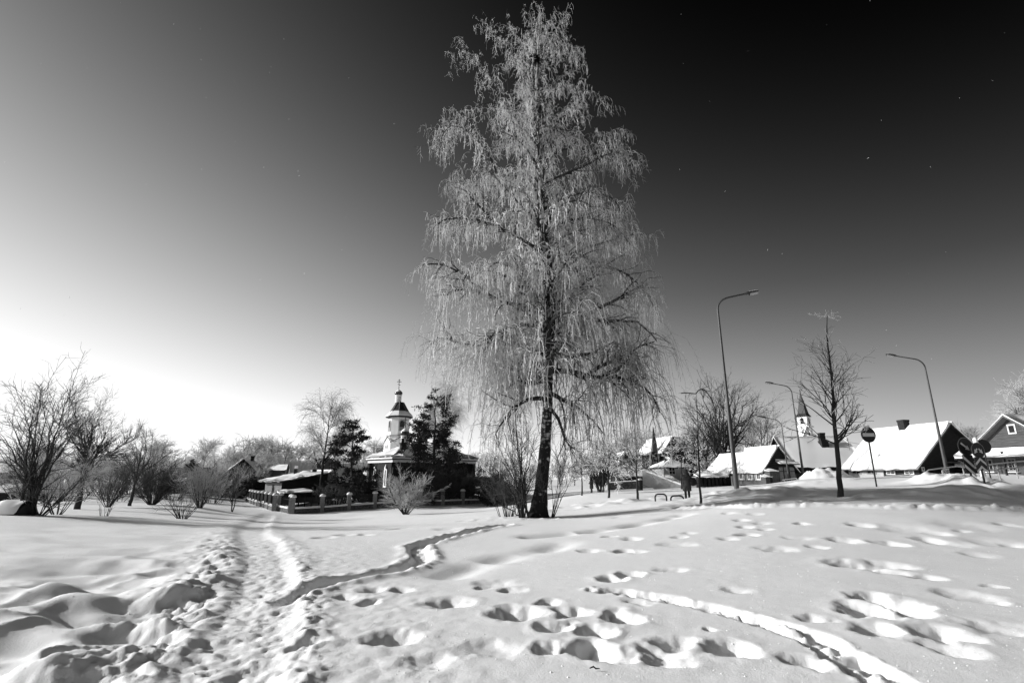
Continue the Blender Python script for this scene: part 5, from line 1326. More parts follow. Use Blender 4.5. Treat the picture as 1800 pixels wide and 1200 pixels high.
# dark witches' brooms and birds
def broom(px, py, d, r, label):
    c = np.array(pt(px, py, d)); b = root('nest', c, label, 'nest'); n = 420
    D = nrm(rng.normal(size=(n,3))); L = r*(.6+.7*rng.random(n)); P = np.zeros((n,3,3))
    for k_ in range(3): P[:,k_] = c+D*(L*k_/2)[:,None]+rng.normal(size=(n,3))*r*.12-np.array([0,0,.25*r*k_])*(k_ > 1)
    Acc().add(*tubes(P, np.full((n,3), .014), 3)).build('twig_ball', M['nest'], b)
broom(943, 192, BD, .30, 'lower dark twig nest in the upper crown of the birch'); broom(941, 103, BD, .24, 'upper dark ragged twig nest near the top of the birch')
def bird(px, py, d, rz, label):
    c = np.array(pt(px, py, d)); b = root('bird', c, label, 'bird'); f = np.array([math.cos(rz), math.sin(rz), 0])
    A_ = Acc().tube([c-f*.16-[0,0,.08], c-f*.08-[0,0,.04], c+[0,0,.02], c+f*.08+[0,0,.10], c+f*.12+[0,0,.17], c+f*.18+[0,0,.19]], [.02,.07,.10,.085,.06,.03], 10)
    bd = A_.build('body', M['feather'], b, True)
    Acc().tube([c+f*.17+[0,0,.19], c+f*.25+[0,0,.17]], [.018,.003], 6).build('beak', M['iron'], b)
    A_ = Acc().box(c-f*.24-np.array([0,0,.12]), (.2,.07,.02), rz=rz); A_.build('tail', M['feather'], b)
    for s in (-1,1):
        sd = np.array([-f[1], f[0], 0])*s
        Acc().tube([c+sd*.09+f*.06+[0,0,.06], c+sd*.10-f*.05, c+sd*.06-f*.2-[0,0,.08]], [.03,.05,.01], 6).build('wing', M['feather'], b, True)
        Acc().tube([c+sd*.03-[0,0,.06], c+sd*.03-[0,0,.16]], .008, 4).build('foot', M['iron'], b)
bird(985, 130, BD-.1, .4, 'upper dark bird perched right of the upper nest in the birch'); bird(1050, 274, BD+.1, 2.8, 'lower dark bird perched on the right side of the birch crown')

# ================================================================ OTHER TREES AND SHRUBS
def plant(name, label, cat, loc, parts, group=None):
    """parts: list of (part name, list of (batch, sides), material, stuff?)"""
    r = root(name, loc, label, cat, group)
    for nm, bs, m, st in parts:
        A_ = Acc()
        for b, s in bs: A_.add(*tubes(b[0], b[1], s))
        o = A_.build(nm, m, r, True)
        if st: tag(o, kind='stuff')
    return r
def stems(rng, loc, n, h, spread, r, K=10, base=.15, wob=.05, up=.12, curve=1.0):
    P = np.zeros((n,K,3)); a = rng.uniform(0, 2*np.pi, n); sp = spread*np.sqrt(rng.random(n))*.98
    D = nrm(np.stack([np.cos(a)*sp, np.sin(a)*sp*.8, np.ones(n)*h*(.75+.3*rng.random(n))],1)); L = h*(.72+.32*rng.random(n))/np.maximum(D[:,2],.35)
    P[:,0] = np.array(loc)+np.stack([np.cos(a)*base*rng.random(n), np.sin(a)*base*rng.random(n), -np.full(n,.1)],1)
    for k in range(1,K):
        P[:,k] = P[:,k-1]+D*(L/(K-1))[:,None]; D = nrm(D+np.array([0,0,up*3/(K-1)])+rng.normal(size=(n,3))*wob)
    R = (r*(.7+.5*rng.random(n)))[:,None]*np.linspace(1,.15,K)[None,:]
    return P, R
def bare_tree(seed, name, label, loc, h, crown_r, tr, fork=.3, nl=16, n2=140, n3=900, n4=0, ang=(25,55), up=.10, rt=.008, m2=None, mt=None, cat='tree', group=None, droop3=0.0, lean=(0,0), l1=None):
    rg = np.random.default_rng(seed); loc = np.array(loc)
    P = np.zeros((1,16,3)); P[0,:,2] = np.linspace(-.15, h*.96, 16); P[0,:,0] = np.cumsum(rg.normal(size=16)*h*.006)+np.linspace(0,lean[0],16); P[0,:,1] = np.cumsum(rg.normal(size=16)*h*.006)+np.linspace(0,lean[1],16)
    P[0] += loc; R = tr*np.linspace(1,.06,16)[None,:]
    a = grow(rg, (P,R), nl, fork, .97, *ang, (l1 or crown_r*1.5), 10, up=up, wob=.10, rr=.6, rmin=rt*1.6, tip=.25, lexp=.35, power=.9)
    b = grow(rg, a, n2, .2, 1, 20, 60, crown_r*.55, 6, up=up*.7, wob=.14, rr=.6, rmin=rt*1.2, tip=.4)
    c = grow(rg, b, n3, .15, 1, 15, 60, crown_r*.26, 4, up=droop3 or up*.4, wob=.14, rr=.7, rmin=rt, tip=.6)
    ps = [('trunk', [((P,R),8)], M['bark'], False), ('branches', [(a,6),(b,4)], m2 or M['bark'], False)]
    tw = [(c,3)]
    if n4:
        d_ = grow(rg, c, n4, .1, 1, 15, 55, crown_r*.13, 3, up=droop3, wob=.12, rr=.9, rmin=rt*.8, tip=.8); tw.append((d_,3))
    ps.append(('twigs', tw, mt or M['twig'], True))
    return plant(name, label, cat, loc, ps, group)
def bush(seed, name, label, loc, h, spread, n1, n2, n3, r=.03, rt=.006, mt=None, cat='shrub', group=None, up=.08, wob=.06, base=.15, m1=None):
    rg = np.random.default_rng(seed)
    a = stems(rg, loc, n1, h, spread, r, base=base, up=up, wob=wob)
    b = grow(rg, a, n2, .2, 1, 15, 50, h*.38, 5, up=up, wob=.12, rr=.7, rmin=rt*1.1, tip=.4)
    c = grow(rg, b, n3, .1, 1, 15, 55, h*.16, 3, up=up*.5, wob=.14, rr=.8, rmin=rt, tip=.7)
    return plant(name, label, cat, loc, [('stems', [(a,6)], m1 or M['bark'], False), ('twigs', [(b,4),(c,3)], mt or M['twig'], True)], group)

# left foreground
p = gp(50, 20, 906)
rg = np.random.default_rng(21)
H = zat(668, 20)-p.z
tops = [(134,662,.1),(72,680,-.4),(38,692,.3),(62,700,1),(100,700,-.8),(137,705,.4),(148,735,-.6),(16,735,.6),(0,760,-.3),(118,690,.9),(88,715,-1.2),(50,740,1.3),(22,770,-.9),(112,740,1.2)]
SP = []
for tx, ty, dd in tops:
    e = np.array(pt(tx, ty, 20+dd)); b0 = np.array(p)+np.array([rg.normal()*.10, rg.normal()*.10, -.1])
    m_ = b0*.45+e*.55; m_[:2] = b0[:2]*.62+e[:2]*.38+rg.normal(size=2)*.08
    SP.append(curve_fit([b0, b0*.72+m_*.28+np.array([0,0,.1]), m_, e], 14)+np.r_[np.zeros((1,3)), rg.normal(size=(13,3))*.03])
SP = np.array(SP); SR = (.036+.024*rg.random(len(SP)))[:,None]*np.linspace(1,.10,14)[None,:]
SR[:,:4] *= np.array([1.5,1.35,1.2,1.05])
s2 = grow(rg, (SP,SR), 150, .18, .95, 18, 55, 1.35, 9, up=.12, wob=.10, rr=.5, rmin=.010, tip=.3)
s3 = grow(rg, s2, 900, .1, 1, 20, 60, .55, 6, up=.06, wob=.14, rr=.6, rmin=.006, tip=.5)
s4 = grow(rg, s3, 1500, .1, 1, 20, 60, .22, 4, up=.0, wob=.14, rr=.8, rmin=.0045, tip=.7)
plant('bare_tree', 'many stemmed black bare tree at the left edge beside the snow capped log', 'tree', p, [('trunk', [((SP,SR),8)], M['bark'], False), ('branches', [(s2,5)], M['bark'], False), ('twigs', [(s3,3),(s4,3)], M['twig'], True)])
bush(31, 'shrub', 'low dark suckers at the right foot of the many stemmed tree', gp(66, 19.8, 905), 1.5, 1.6, 16, 60, 300, .02, .005)
bush(32, 'shrub', 'crooked rime covered shrub right of the many stemmed tree', gp(101, 21.5, 906), 2.1, 1.5, 8, 110, 900, .025, .006, M['twigpale'])
bare_tree(33, 'bare_tree', 'spreading bare tree with a short forked trunk, second from the left', gp(136, 29, 893), zat(742,29)-gp(136,29).z, 1.75, .16, .16, 18, 190, 1200, 1500, (22,58), .16, .005, l1=3.0)
bare_tree(34, 'bare_tree', 'slender bare forked tree left of the dense dark bush', gp(228, 37, 889), zat(779,37)-gp(228,37).z, 1.5, .12, .2, 12, 120, 700, 800, (18,50), .2, .006, l1=2.6)
bush(35, 'shrub', 'round twiggy bush between the two bare trees on the left', gp(189, 33, 889), 2.3, 1.7, 18, 180, 1000, .026, .006)
bush(36, 'shrub', 'dense dark broom shaped bush with a thick short stem', gp(267, 39, 887), 2.6, 3.0, 40, 560, 3000, .03, .008, base=.14)
bush(37, 'shrub', 'tall open bush with pale twigs left of the receding fence', gp(351, 38, 891), 2.7, 2.0, 18, 220, 1300, .03, .007, M['twigpale'])
bush(38, 'shrub', 'sparse fan of thin upright stems in front of the tall open bush', gp(320, 23.5, 914), 1.15, .95, 26, 60, 160, .014, .005)
bush(39, 'shrub', 'a few thin upright shoots standing in the snow before the left bushes', gp(184, 22, 910), .75, .25, 9, 20, 60, .011, .004)
bush(40, 'sapling', 'pair of slim crooked saplings by the left end of the church fence', gp(408, 42, 900), 2.9, 1.0, 3, 40, 220, .045, .008, cat='sapling', wob=.10)
for i, (px, d, h, sp, nn, lb) in enumerate([(90,55,3.6,3.2,40,'pale thicket behind the many stemmed tree'),(165,62,3.8,3.6,40,'pale brown thicket behind the second bare tree'),(20,60,3.4,3.4,36,'rime grey thicket at the far left edge'),(228,66,3.6,3.2,36,'grey thicket behind the slender forked tree'),(300,60,2.6,2.6,36,'low grey thicket right of the dense dark bush'),
    (372,60,2.4,2.4,30,'low twiggy thicket just left of the receding fence'),(120,46,2.4,2.4,30,'low thicket under the second bare tree'),(390,76,3.6,3.0,30,'dark bushes in front of the dark gabled house'),(60,40,1.7,2.2,30,'low tangled brush right behind the log'),(205,48,1.8,2.0,26,'low brush left of the dense dark bush'),(425,80,4.2,3.0,30,'twiggy bushes against the dark gabled house')]):
    bush(60+i, 'thicket', lb, gp(px, d), h, sp, int(nn*.7), nn*6, nn*28, .03, .013 if d > 50 else .009, M['twigpale'] if i != 7 else M['twig'], base=1.2)
# by the birch foot
p = gp(921, 21.4, 906)
rg = np.random.default_rng(77); SP = []
for tx, ty, dd in [(868,770,.3),(880,740,-.3),(895,720,.4),(905,745,-.5),(918,735,.2),(876,800,-.4),(889,790,.6),(930,760,-.2),(860,810,.4),(912,780,.7),(900,700,-.1),(940,770,.5),(872,850,-.3),(862,880,.1),(884,830,.8)]:
    e = np.array(pt(tx, ty, 21.4+dd)); b0 = np.array(gp(912+rg.random()*22, 21.4+rg.normal()*.15, 906))-np.array([0,0,.1]); m_ = b0*.5+e*.5; m_[:2] = b0[:2]*.66+e[:2]*.34
    SP.append(curve_fit([b0, m_, e], 12)+np.r_[np.zeros((1,3)), rg.normal(size=(11,3))*.025])
SP = np.array(SP); SR = (.028+.016*rg.random(len(SP)))[:,None]*np.linspace(1,.15,12)[None,:]
s2 = grow(rg, (SP,SR), 130, .15, .95, 15, 50, .95, 7, up=.12, wob=.10, rr=.55, rmin=.008, tip=.3)
s3 = grow(rg, s2, 750, .1, 1, 20, 60, .4, 5, up=.04, wob=.14, rr=.6, rmin=.006, tip=.5)
plant('shrub', 'tall fan of dark sucker stems just left of the birch trunk', 'shrub', p, [('stems', [((SP,SR),6)], M['bark'], False), ('twigs', [(s2,4),(s3,3)], M['twig'], True)])
bush(78, 'shrub', 'dense low twiggy growth left of the birch suckers', gp(893, 22.2, 903), 1.9, 1.0, 20, 150, 900, .016, .0045, base=.35)
bush(79, 'shrub', 'arching thin suckers just right of the birch trunk', gp(966, 21.8, 905), 2.5, 1.0, 14, 60, 300, .016, .006, up=.16, base=.15)
bush(80, 'shrub', 'round frost covered shrub standing alone before the church fence', gp(713, 41, 904), 2.6, 2.1, 16, 220, 1700, .05, .008, M['twigpale'], base=.15, wob=.15, up=.0)

# mid distance birches
def weeping(seed, label, loc, h, cr, n4=5200, tr=.2, rt=.013, mt=None):
    rg = np.random.default_rng(seed); loc = np.array(loc)
    P = np.zeros((1,18,3)); P[0,:,2] = np.linspace(-.15, h*.97, 18); P[0,:,:2] = np.cumsum(rg.normal(size=(18,2))*h*.005, axis=0); P[0] += loc; R = tr*np.linspace(1,.07,18)[None,:]
    a = grow(rg, (P,R), 20, .30, .95, 28, 50, cr*1.75, 10, up=.10, wob=.09, rr=.5, rmin=.03, tip=.3, lexp=.4)
    b = grow(rg, a, 180, .2, 1, 18, 55, cr*.6, 7, up=-.02, wob=.14, rr=.6, rmin=.016, tip=.5)
    c = grow(rg, b, n4, .1, 1, 20, 80, h*.11, 5, up=-.55, wob=.09, rr=.7, rmin=rt, tip=.8, lvar=.6)
    c2 = grow(rg, b, n4//3, .1, 1, 20, 70, h*.05, 4, up=.0, wob=.12, rr=.7, rmin=rt, tip=.8)
    return plant('birch_tree', label, 'tree', loc, [('trunk', [((P,R),8)], M['bark'], False), ('branches', [(a,5),(b,4)], M['bark'], False), ('twigs', [(c,3),(c2,3)], mt or M['frost'], True)])
weeping(91, 'slim frosted weeping birch beside the grey shed in the church yard', gp(562, 60, 878), zat(703,60)-gp(562,60).z, 2.6, 2200, .2, .010, M['frost'])
weeping(92, 'pale frosted birch between the dark pine and the huge birch', gp(786, 66, 880), zat(686,66)-gp(786,66).z, 2.9, 2200, .2, .010, M['frost'])
# pines
def pine(seed, name, label, loc, h, cr, nl, tr=.22, open_=.25, top_open=False, leaf=.30, dens=26, m=None, shape=1.0):
    rg = np.random.default_rng(seed); loc = np.array(loc)
    P = np.zeros((1,14,3)); P[0,:,2] = np.linspace(-.15, h, 14); P[0,:,:2] = np.cumsum(rg.normal(size=(14,2))*h*.008, axis=0); P[0] += loc; R = tr*np.linspace(1,.12,14)[None,:]
    a = grow(rg, (P,R), nl, open_, 1.0, 62, 95, cr*1.45, 8, up=.10, wob=.10, rr=.4, rmin=.03, tip=.3, lexp=shape*.62, lvar=.45)
    b = grow(rg, a, nl*6, .4, 1, 25, 65, cr*.36, 5, up=.12, wob=.14, rr=.6, rmin=.015, tip=.5)
    ends = np.concatenate([b[0][:,-1], b[0][:,-2], a[0][:,-1]]); n = len(ends)*dens
    c = np.repeat(ends, dens, axis=0)+rg.normal(size=(n,3))*cr*np.array([.085,.085,.035])
    u = nrm(rg.normal(size=(n,3))+np.array([0,0,.5])); v = nrm(np.cross(u, rg.normal(size=(n,3)))); L = leaf*(.6+.6*rg.random(n))[:,None]; w = L*.20
    V = np.stack([c-v*w, c+v*w, c+u*L+v*w*.4, c+u*L-v*w*.4], 1).reshape(-1,3); F = np.arange(n*4).reshape(n,4)
    r = root(name, loc, label, 'tree')
    Acc().add(*tubes(P, R, 8)).build('trunk', M['bark'], r, True)
    A_ = Acc().add(*tubes(*a, 5)); A_.add(*tubes(*b, 3)); A_.build('branches', M['bark'], r, True)
    tag(Acc().add(V, F).build('needles', m or M['needle'], r), kind='stuff')
    return r
pine(101, 'pine_tree', 'dark irregular pine left of the brick church', gp(613, 57, 880), zat(744,57)-gp(613,57).z, 2.0, 30, .2, .15, leaf=.26, dens=22)
pine(102, 'pine_tree', 'taller bushy pine in front of the brick church, right of its bell tower', gp(758, 58.5, 885), zat(692,58.5)-gp(758,58.5).z, 2.5, 50, .24, .14, leaf=.26, dens=24)
pine(103, 'fir_tree', 'small dark conical conifer right of the long barn', gp(332, 80, 860), zat(809,80)-gp(332,80).z, 1.3, 60, .16, .02, leaf=.3, dens=12, shape=1.7)
pine(104, 'fir_tree', 'dark snowy little fir behind the fence left of the birch suckers', gp(874, 58, 880), zat(838,58)-gp(874,58).z, 1.5, 60, .12, .02, leaf=.22, dens=12, shape=1.7)
pine(105, 'fir_tree', 'low dark conifer behind the fence beside the brick wall', gp(637, 60, 880), zat(856,60)-gp(637,60).z, 1.5, 50, .1, .02, leaf=.22, dens=10, shape=1.5)
pine(106, 'fir_tree', 'dark bushy conifer hedge piece left of the grey shed', gp(444, 74, 870), zat(844,74)-gp(444,74).z, 1.9, 50, .1, .02, leaf=.26, dens=10, shape=1.0)
pine(107, 'fir_tree', 'dark bushy conifer at the far end of the receding fence', gp(396, 78, 866), zat(836,78)-gp(396,78).z, 1.8, 50, .1, .02, leaf=.26, dens=10, shape=1.2)
bush(108, 'shrub', 'dark leafless bushes behind the fence at the right end of the church', gp(800, 63, 880), 3.2, 3.0, 34, 420, 2600, .04, .02, M['twig'], base=1.5)
bush(109, 'shrub', 'dark leafless bushes behind the fence under the taller pine', gp(765, 60.5, 882), 2.6, 2.6, 30, 360, 2200, .04, .02, M['twig'], base=1.5)
bush(110, 'shrub', 'dark bush behind the fence right of the grey shed', gp(588, 56.5, 884), 1.8, 1.6, 24, 260, 1200, .04, .02, M['twig'], base=1.0)

# right-hand saplings
def sapling(seed, label, base, top, tr, nb, bl, ang, droop=0.0, frost=.5, n3=260, rt=.007, start=.3, arch=False, power=1.0, t1=.97, le=.5):
    rg = np.random.default_rng(seed); b = np.array(base)-np.array([0,0,.15]); e = np.array(top); K = 18
    P = np.linspace(b, e, K)[None].copy(); h = e[2]-b[2]; P[0,1:,:2] += np.cumsum(rg.normal(size=(K-1,2))*h*.003, axis=0)
    R = tr*np.linspace(1,.12,K)[None,:]; R[0,0] *= 1.25
    a = grow(rg, (P,R), nb, start, t1, *ang, bl, 9, up=droop or .12, wob=.09, rr=.42, rmin=.009, tip=.3, lexp=le, power=power)
    c = grow(rg, a, nb*4, .2, 1, 20, 60, bl*.42, 5, up=droop*.6 or .08, wob=.12, rr=.6, rmin=rt, tip=.5)
    d_ = grow(rg, c, n3, .1, 1, 20, 70, bl*.16, 3, up=-.05, wob=.15, rr=.8, rmin=rt*.85, tip=.8)
    k = int(n3*frost); ps = [('trunk', [((P,R),8)], M['bark'], False), ('branches', [(a,5),(c,3)], M['bark'], False)]
    tw = [((d_[0][k:], d_[1][k:]),3)]
    if arch:
        ar = np.zeros((2,10,3)); 
        for i, (dx, dz) in enumerate(((.75,.22),(-.6,.05))):
            t = np.linspace(0,1,10)[:,None]; ar[i] = e+np.c_[dx*t, .1*t, (dz*np.sin(t*2.2)+.55*t*(i == 0)-.55*t*t*(i == 0)*2)]
        tw.append(((ar, np.full((2,10), .022)),4)); g_ = grow(rg, (ar, np.full((2,10), .02)), 24, .2, 1, 30, 80, .35, 5, up=-.1, wob=.1, rr=.6, rmin=.008); tw.append((g_,3))
    ps.append(('twigs', tw, M['twig'], True)); ps.append(('rime', [((d_[0][:k], d_[1][:k]*2.0),3)], M['frost'], True))
    return plant('young_tree', label, 'tree', base, ps)
b = gp(1476, 20, 874); sapling(201, 'young bare tree with a frosted tuft on top, left of the no entry sign', b, pt(1451, 556, 20), .105, 30, 2.3, (38,66), 0, .55, 380, .0055, .26, False, 1.0, .86, .85)
e = np.array(pt(1451, 556, 20)); rg = np.random.default_rng(5)
tf = root('frost_tuft', e, 'small frosted tuft of twigs on the very tip of the young bare tree', 'twigs')
P = np.zeros((9,6,3)); dr = [(-.6,.0,.12),(-.3,.1,.1),(.35,0,.22),(.6,.1,.25),(.5,-.1,.02),(.2,.1,.3),(.55,.1,-.12),(.3,-.1,-.1),(-.45,-.1,.05)]
for i, v in enumerate(dr):
    for k_ in range(6): P[i,k_] = e+np.array(v)*k_/5+rg.normal(size=3)*.015+np.array([0,0,-.03*(k_/5)**2])
t2 = grow(rg, (P, np.full((9,6), .012)), 50, .2, 1, 20, 60, .14, 4, up=0, wob=.15, rr=.9, rmin=.008, tip=.9)
A_ = Acc().add(*tubes(P, np.full((9,6), .014), 4)); A_.add(*tubes(*t2, 3)); A_.build('rimed_twigs', M['frost'], tf)
sapling(202, 'tall thin young tree whose tip bends over both ways, just right of the walking person', gp(1231, 22, 881), pt(1223, 692, 22), .055, 22, .9, (35,70), 0, .1, 160, .007, .28, True)
sapling(203, 'thin young tree with drooping rimed crown left of the hoop stands', gp(1121, 28, 878), pt(1118, 765, 28), .07, 30, 1.3, (35,80), -.18, .5, 420, .009, .42)
sapling(204, 'thin young tree with a frosted drooping crown under the right edge of the birch', gp(1070, 38, 873), pt(1069, 790, 38), .09, 34, 1.9, (30,80), -.22, .7, 900, .013, .40)
sapling(205, 'thin far young tree nearest the birch on the right', gp(1023, 47, 871), pt(1022, 800, 47), .08, 30, 2.0, (30,80), -.22, .8, 800, .015, .45)
sapling(206, 'thin far young tree at the pavement behind the frosted drooping one', gp(1060, 54, 868), pt(1059, 790, 54), .08, 30, 2.0, (30,80), -.2, .8, 700, .016, .45)
sapling(207, 'low weeping shrub tree with an arched crown behind the tall thin sapling', gp(1198, 50, 862), pt(1196, 775, 50), .09, 26, 2.4, (40,85), -.25, .5, 600, .013, .5)
sapling(208, 'crooked rimed garden tree in front of the hipped garage', gp(1226, 56, 860), pt(1224, 800, 56), .12, 26, 2.2, (40,85), -.12, .6, 600, .015, .4)
bush(209, 'shrub', 'dark clipped shrub at the left end of the dark yard wall', gp(1056, 62, 866), 3.0, 1.0, 30, 300, 1400, .04, .02, M['twig'], base=.4)
# big bare round tree
p = gp(1275, 72, 850); rg = np.random.default_rng(411); SP = []
for tx, ty, dd in [(1206,722,1),(1218,698,-1),(1232,686,2),(1247,679,-2),(1262,676,1),(1276,675,-1),(1290,677,2.5),(1305,684,-1),(1316,698,1),(1330,722,-1),(1323,742,2),(1334,712,.5),(1300,700,-3),(1255,700,3.5),(1225,720,-3.5),(1285,705,4),(1240,725,-4)]:
    e = np.array(pt(tx, ty, 72+dd)); b0 = np.array(p)+np.array([rg.normal()*.15, rg.normal()*.15, -.2]); hh = e[2]-b0[2]
    b1 = b0+np.array([0,0,hh*.22])+(e-b0)*np.array([.08,.08,0]); m_ = b0+(e-b0)*np.array([.42,.42,.62])
    SP.append(curve_fit([b0, b1, m_, e], 16)+np.r_[np.zeros((3,3)), rg.normal(size=(13,3))*.10])
SP = np.array(SP); SR = (.15+.07*rg.random(len(SP)))[:,None]*np.linspace(1,.07,16)[None,:]
s2 = grow(rg, (SP,SR), 230, .35, .98, 18, 55, 2.6, 8, up=.10, wob=.11, rr=.5, rmin=.03, tip=.3)
s3 = grow(rg, s2, 1300, .15, 1, 18, 55, 1.25, 6, up=.06, wob=.12, rr=.6, rmin=.011, tip=.5)
s4 = grow(rg, s3, 1500, .1, 1, 15, 55, .6, 4, up=.0, wob=.12, rr=.8, rmin=.008, tip=.8)
plant('bare_tree', 'large round crowned bare tree behind the nearest street lamp', 'tree', p, [('trunk', [((SP,SR),8)], M['bark'], False), ('branches', [(s2,5)], M['bark'], False), ('twigs', [(s3,3),(s4,3)], M['twig'], True)])
for i, (px, d, top, cr, lb, mt) in enumerate([(1345,105,748,4.6,'rounded rimed tree right of the large bare tree','twigpale'),(1318,112,752,4.0,'greyish tree between the large bare tree and the rounded rimed one','twigpale'),(1245,95,770,4,'dim bare tree behind the foot of the large bare tree','twig'),
    (1140,110,778,4.5,'rimed round tree behind the pale low house','twigpale'),(1108,125,785,5,'rimed tree behind the small two gabled house','twigpale'),(1836,62,690,3.2,'big frosted round tree above the weathered plank house','frost'),(1722,90,772,3,'small rimed tree between the sunlit roof and the plank house','twigpale'),(1692,100,782,3,'little twiggy treetop just right of the sunlit roof','twigpale'),(1075,140,790,5,'pale tree far behind the dark yard wall','twigpale')]):
    bare_tree(220+i, 'bare_tree', lb, gp(px, d), zat(top,d)-gp(px,d).z, cr, .3, .2, 18, 160 if mt != 'frost' else 260, 1000 if mt != 'frost' else 2600, 450 if mt != 'frost' else 3000, (20,55), .12, .022 if mt != 'frost' else .013, mt=M[mt], m2=M['bark'], l1=cr*1.6)

# distant frosted wood: individual trees in front, one mass behind
proto = []
for v in range(5):
    rg = np.random.default_rng(300+v); h = 10.0; P = np.zeros((1,10,3)); P[0,:,2] = np.linspace(-.3, h*.95, 10); P[0,:,:2] = np.cumsum(rg.normal(size=(10,2))*.08, axis=0); R = .22*np.linspace(1,.1,10)[None]
    a = grow(rg, (P,R), 16, .2, .95, 25, 50, 4.4, 8, up=.12, wob=.1, rr=.5, rmin=.06, tip=.4, lexp=.35)
    b = grow(rg, a, 150, .1, 1, 20, 60, 1.9, 6, up=.04 if v % 2 else -.05, wob=.13, rr=.6, rmin=.04, tip=.6)
    c = grow(rg, b, 1100, .1, 1, 20, 75, .95, 4, up=-.12 if v % 2 else .02, wob=.14, rr=.7, rmin=.034, tip=.8)
    ms = []
    for nm, bs, m in (('trunk',[((P,R),6)],M['bark']), ('branches',[(a,4)],M['bark']), ('twigs',[(b,3),(c,3)],M['farfrost_hazed'])):
        V, F = [], []; n0 = 0
        for bt, s in bs:
            v_, f_ = tubes(*bt, s); V.append(v_); F.append(f_+n0); n0 += len(v_)
        me = quads_mesh(nm, np.concatenate(V), np.concatenate(F)); me.materials.append(m); ms.append((nm, me))
    proto.append(ms)
def far_tree(px, d, top, label, group, i, wide=1.0):
    p = gp(px, d); h = zat(top, d)-p.z
    r = root('frosted_tree', p, label, 'tree', group); s = max(.3, h/10.0); r.scale = (s*wide, s*wide, s); r.rotation_euler = (0,0,i*2.4)
    for nm, me in proto[i % 5]:
        o = link(nm, me, None, r)
        if nm == 'twigs': tag(o, kind='stuff')
rg = np.random.default_rng(9)
TREELINE = [(-20,150,800),(18,140,795),(60,150,790),(100,140,792),(140,130,790),(178,140,788),(215,110,790),(262,95,782),(280,100,788),(300,190,812),(320,180,800),(338,165,794),(352,150,786),(372,170,799),(392,160,792),(405,150,786),(424,155,781),(440,150,780),(456,160,784),(470,150,780),(486,170,795),(500,150,782),(520,165,790),(535,155,780),(585,150,795),(610,160,798),(640,150,790),(655,155,785),(670,150,792),(840,150,806),(860,145,792),(885,160,805),(905,170,812),(930,170,815),(985,160,812),(1010,165,818),(1040,160,812),(1068,170,810),(1095,180,806),(1125,190,808),(1160,180,800),(1240,170,790),(1300,180,775),(1365,150,772),(1395,190,780),(1690,150,792),(1745,160,790)]
for i, (px, d, top) in enumerate(TREELINE):
    seg = ('far frosted trees on the left horizon', 'pale frosted tree in the far wood at the left horizon') if px < 300 else ('far frosted trees behind the dark gabled house', 'pale frosted tree in the far wood behind the dark gabled house') if px < 560 else ('far frosted trees behind the brick church', 'pale frosted tree in the distance behind the brick church') if px < 700 else ('far frosted trees behind the huge birch', 'pale frosted tree in the distance behind the huge birch') if px < 1200 else ('far frosted trees behind the roadside houses', 'pale frosted tree in the distance behind the roadside houses')
    far_tree(px, d, top+rg.uniform(-3,3), seg[1], seg[0], i, 1.1)
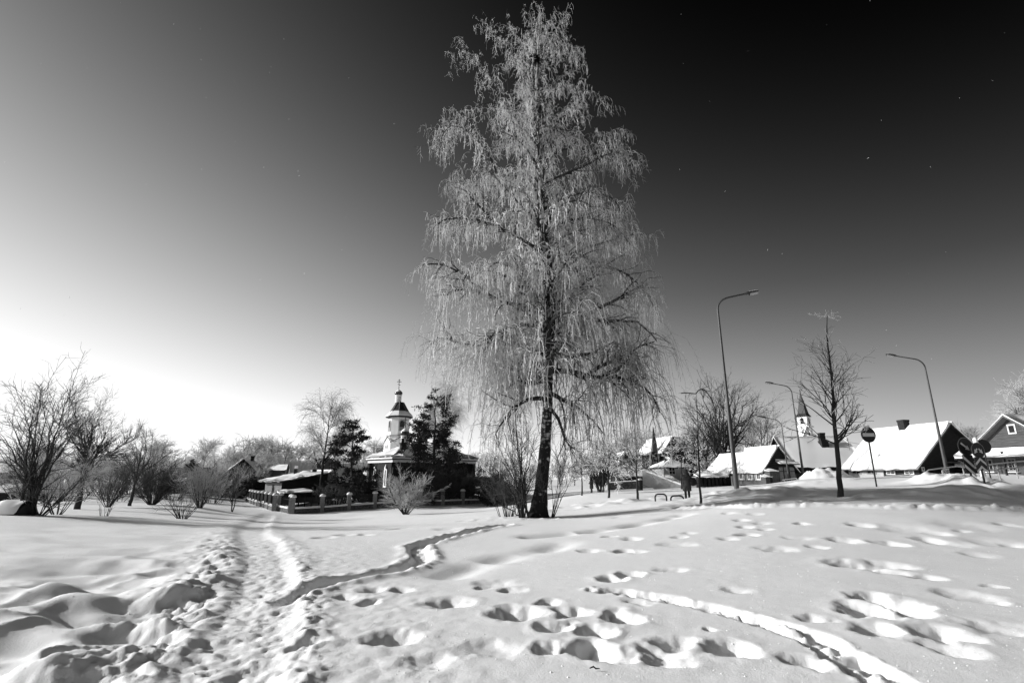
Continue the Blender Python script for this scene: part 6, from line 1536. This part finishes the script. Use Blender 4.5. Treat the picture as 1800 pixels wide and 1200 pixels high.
# the wood behind reads as one mass
V, F, n0 = [], [], 0
for i in range(110):
    px = -250+i*20.0+rg.uniform(-8,8); d = rg.uniform(200, 270); p = gp(px, d); h = zat(rg.uniform(806,820), d)-p.z; s = h/10; ang = rg.uniform(0,6.28)
    if h < 1: continue
    c_, s_ = math.cos(ang), math.sin(ang)
    me = proto[i % 5][2][1]; co = np.zeros(len(me.vertices)*3, np.float32); me.vertices.foreach_get('co', co); co = co.reshape(-1,3)
    sel = len(co)//3
    fi = np.zeros(len(me.loops), np.int32); me.loops.foreach_get('vertex_index', fi); fi = fi.reshape(-1,4)
    W = co*s; W = np.c_[W[:,0]*c_-W[:,1]*s_, W[:,0]*s_+W[:,1]*c_, W[:,2]]*np.array([1.3,1.3,1])+np.array(p)
    fk = np.r_[fi[:600], fi[2250:2250+720]]; us, inv = np.unique(fk, return_inverse=True)
    V.append(W[us]); F.append(inv.reshape(-1,4)+n0); n0 += len(us)
V = np.concatenate(V); F = np.concatenate(F)
tag(link('far_wood', quads_mesh('far_wood', V, F), M['farfrost_hazed']), kind='stuff')

# loose crystals and crumbs on the near snow
rg = np.random.default_rng(44); n = 2600
px = rg.uniform(20, 1780, n); dd = 3.2+13*rg.random(n)**1.7; x = dd*(px-900)/950; z = ground_z(x, dd); s = (.004+.009*rg.random(n)**3)[:,None,None]
octv = np.array([[1,0,0],[-1,0,0],[0,1,0],[0,-1,0],[0,0,1.],[0,0,-1]])*np.array([1,1,.8])
V = (np.c_[x, dd, z][:,None,:]+octv[None]*s).reshape(-1,3)
f = np.array([[0,2,4],[2,1,4],[1,3,4],[3,0,4]]); F = (f[None]+np.arange(n)[:,None,None]*6).reshape(-1,3)
tag(link('snow_crumbs', quads_mesh('snow_crumbs', V, F), M['roofsnow']), kind='stuff')
p = Vector((*ground_hit(1046,1191), 0)); p.z = gz(p.x, p.y)
tw_ = root('fallen_twig', p, 'tiny dark curled twig lying on the snow in the foreground', 'twig')
Acc().tube([p+Vector((-.04,.01,.02)), p+Vector((-.01,.0,.035)), p+Vector((.01,.0,.02)), p+Vector((.04,-.01,.025))], [.004,.007,.006,.003], 6).build('twig', M['nest'], tw_)


# a few ice crystals drifting in the cold air
rg = np.random.default_rng(66); n = 80
px = rg.uniform(0, 1800, n); py = rg.uniform(0, 640, n); dd = rg.uniform(2.5, 9, n); px = np.where(rg.random(n) < .4, px*.35, px)
C_ = np.array([list(pt(a, b, d)) for a, b, d in zip(px, py, dd)]); D_ = nrm(rg.normal(size=(n,3))*.4+np.array([.5,0,.6])); L_ = (.002+.006*rg.random(n)**2)[:,None]*(dd/4)[:,None]
P = np.stack([C_-D_*L_, C_+D_*L_], 1)
A_ = Acc().add(*tubes(P, np.full((n,2), .0009)*(dd/4)[:,None], 3)); tag(A_.build('drifting_ice_crystals', M['roofsnow']), kind='stuff')
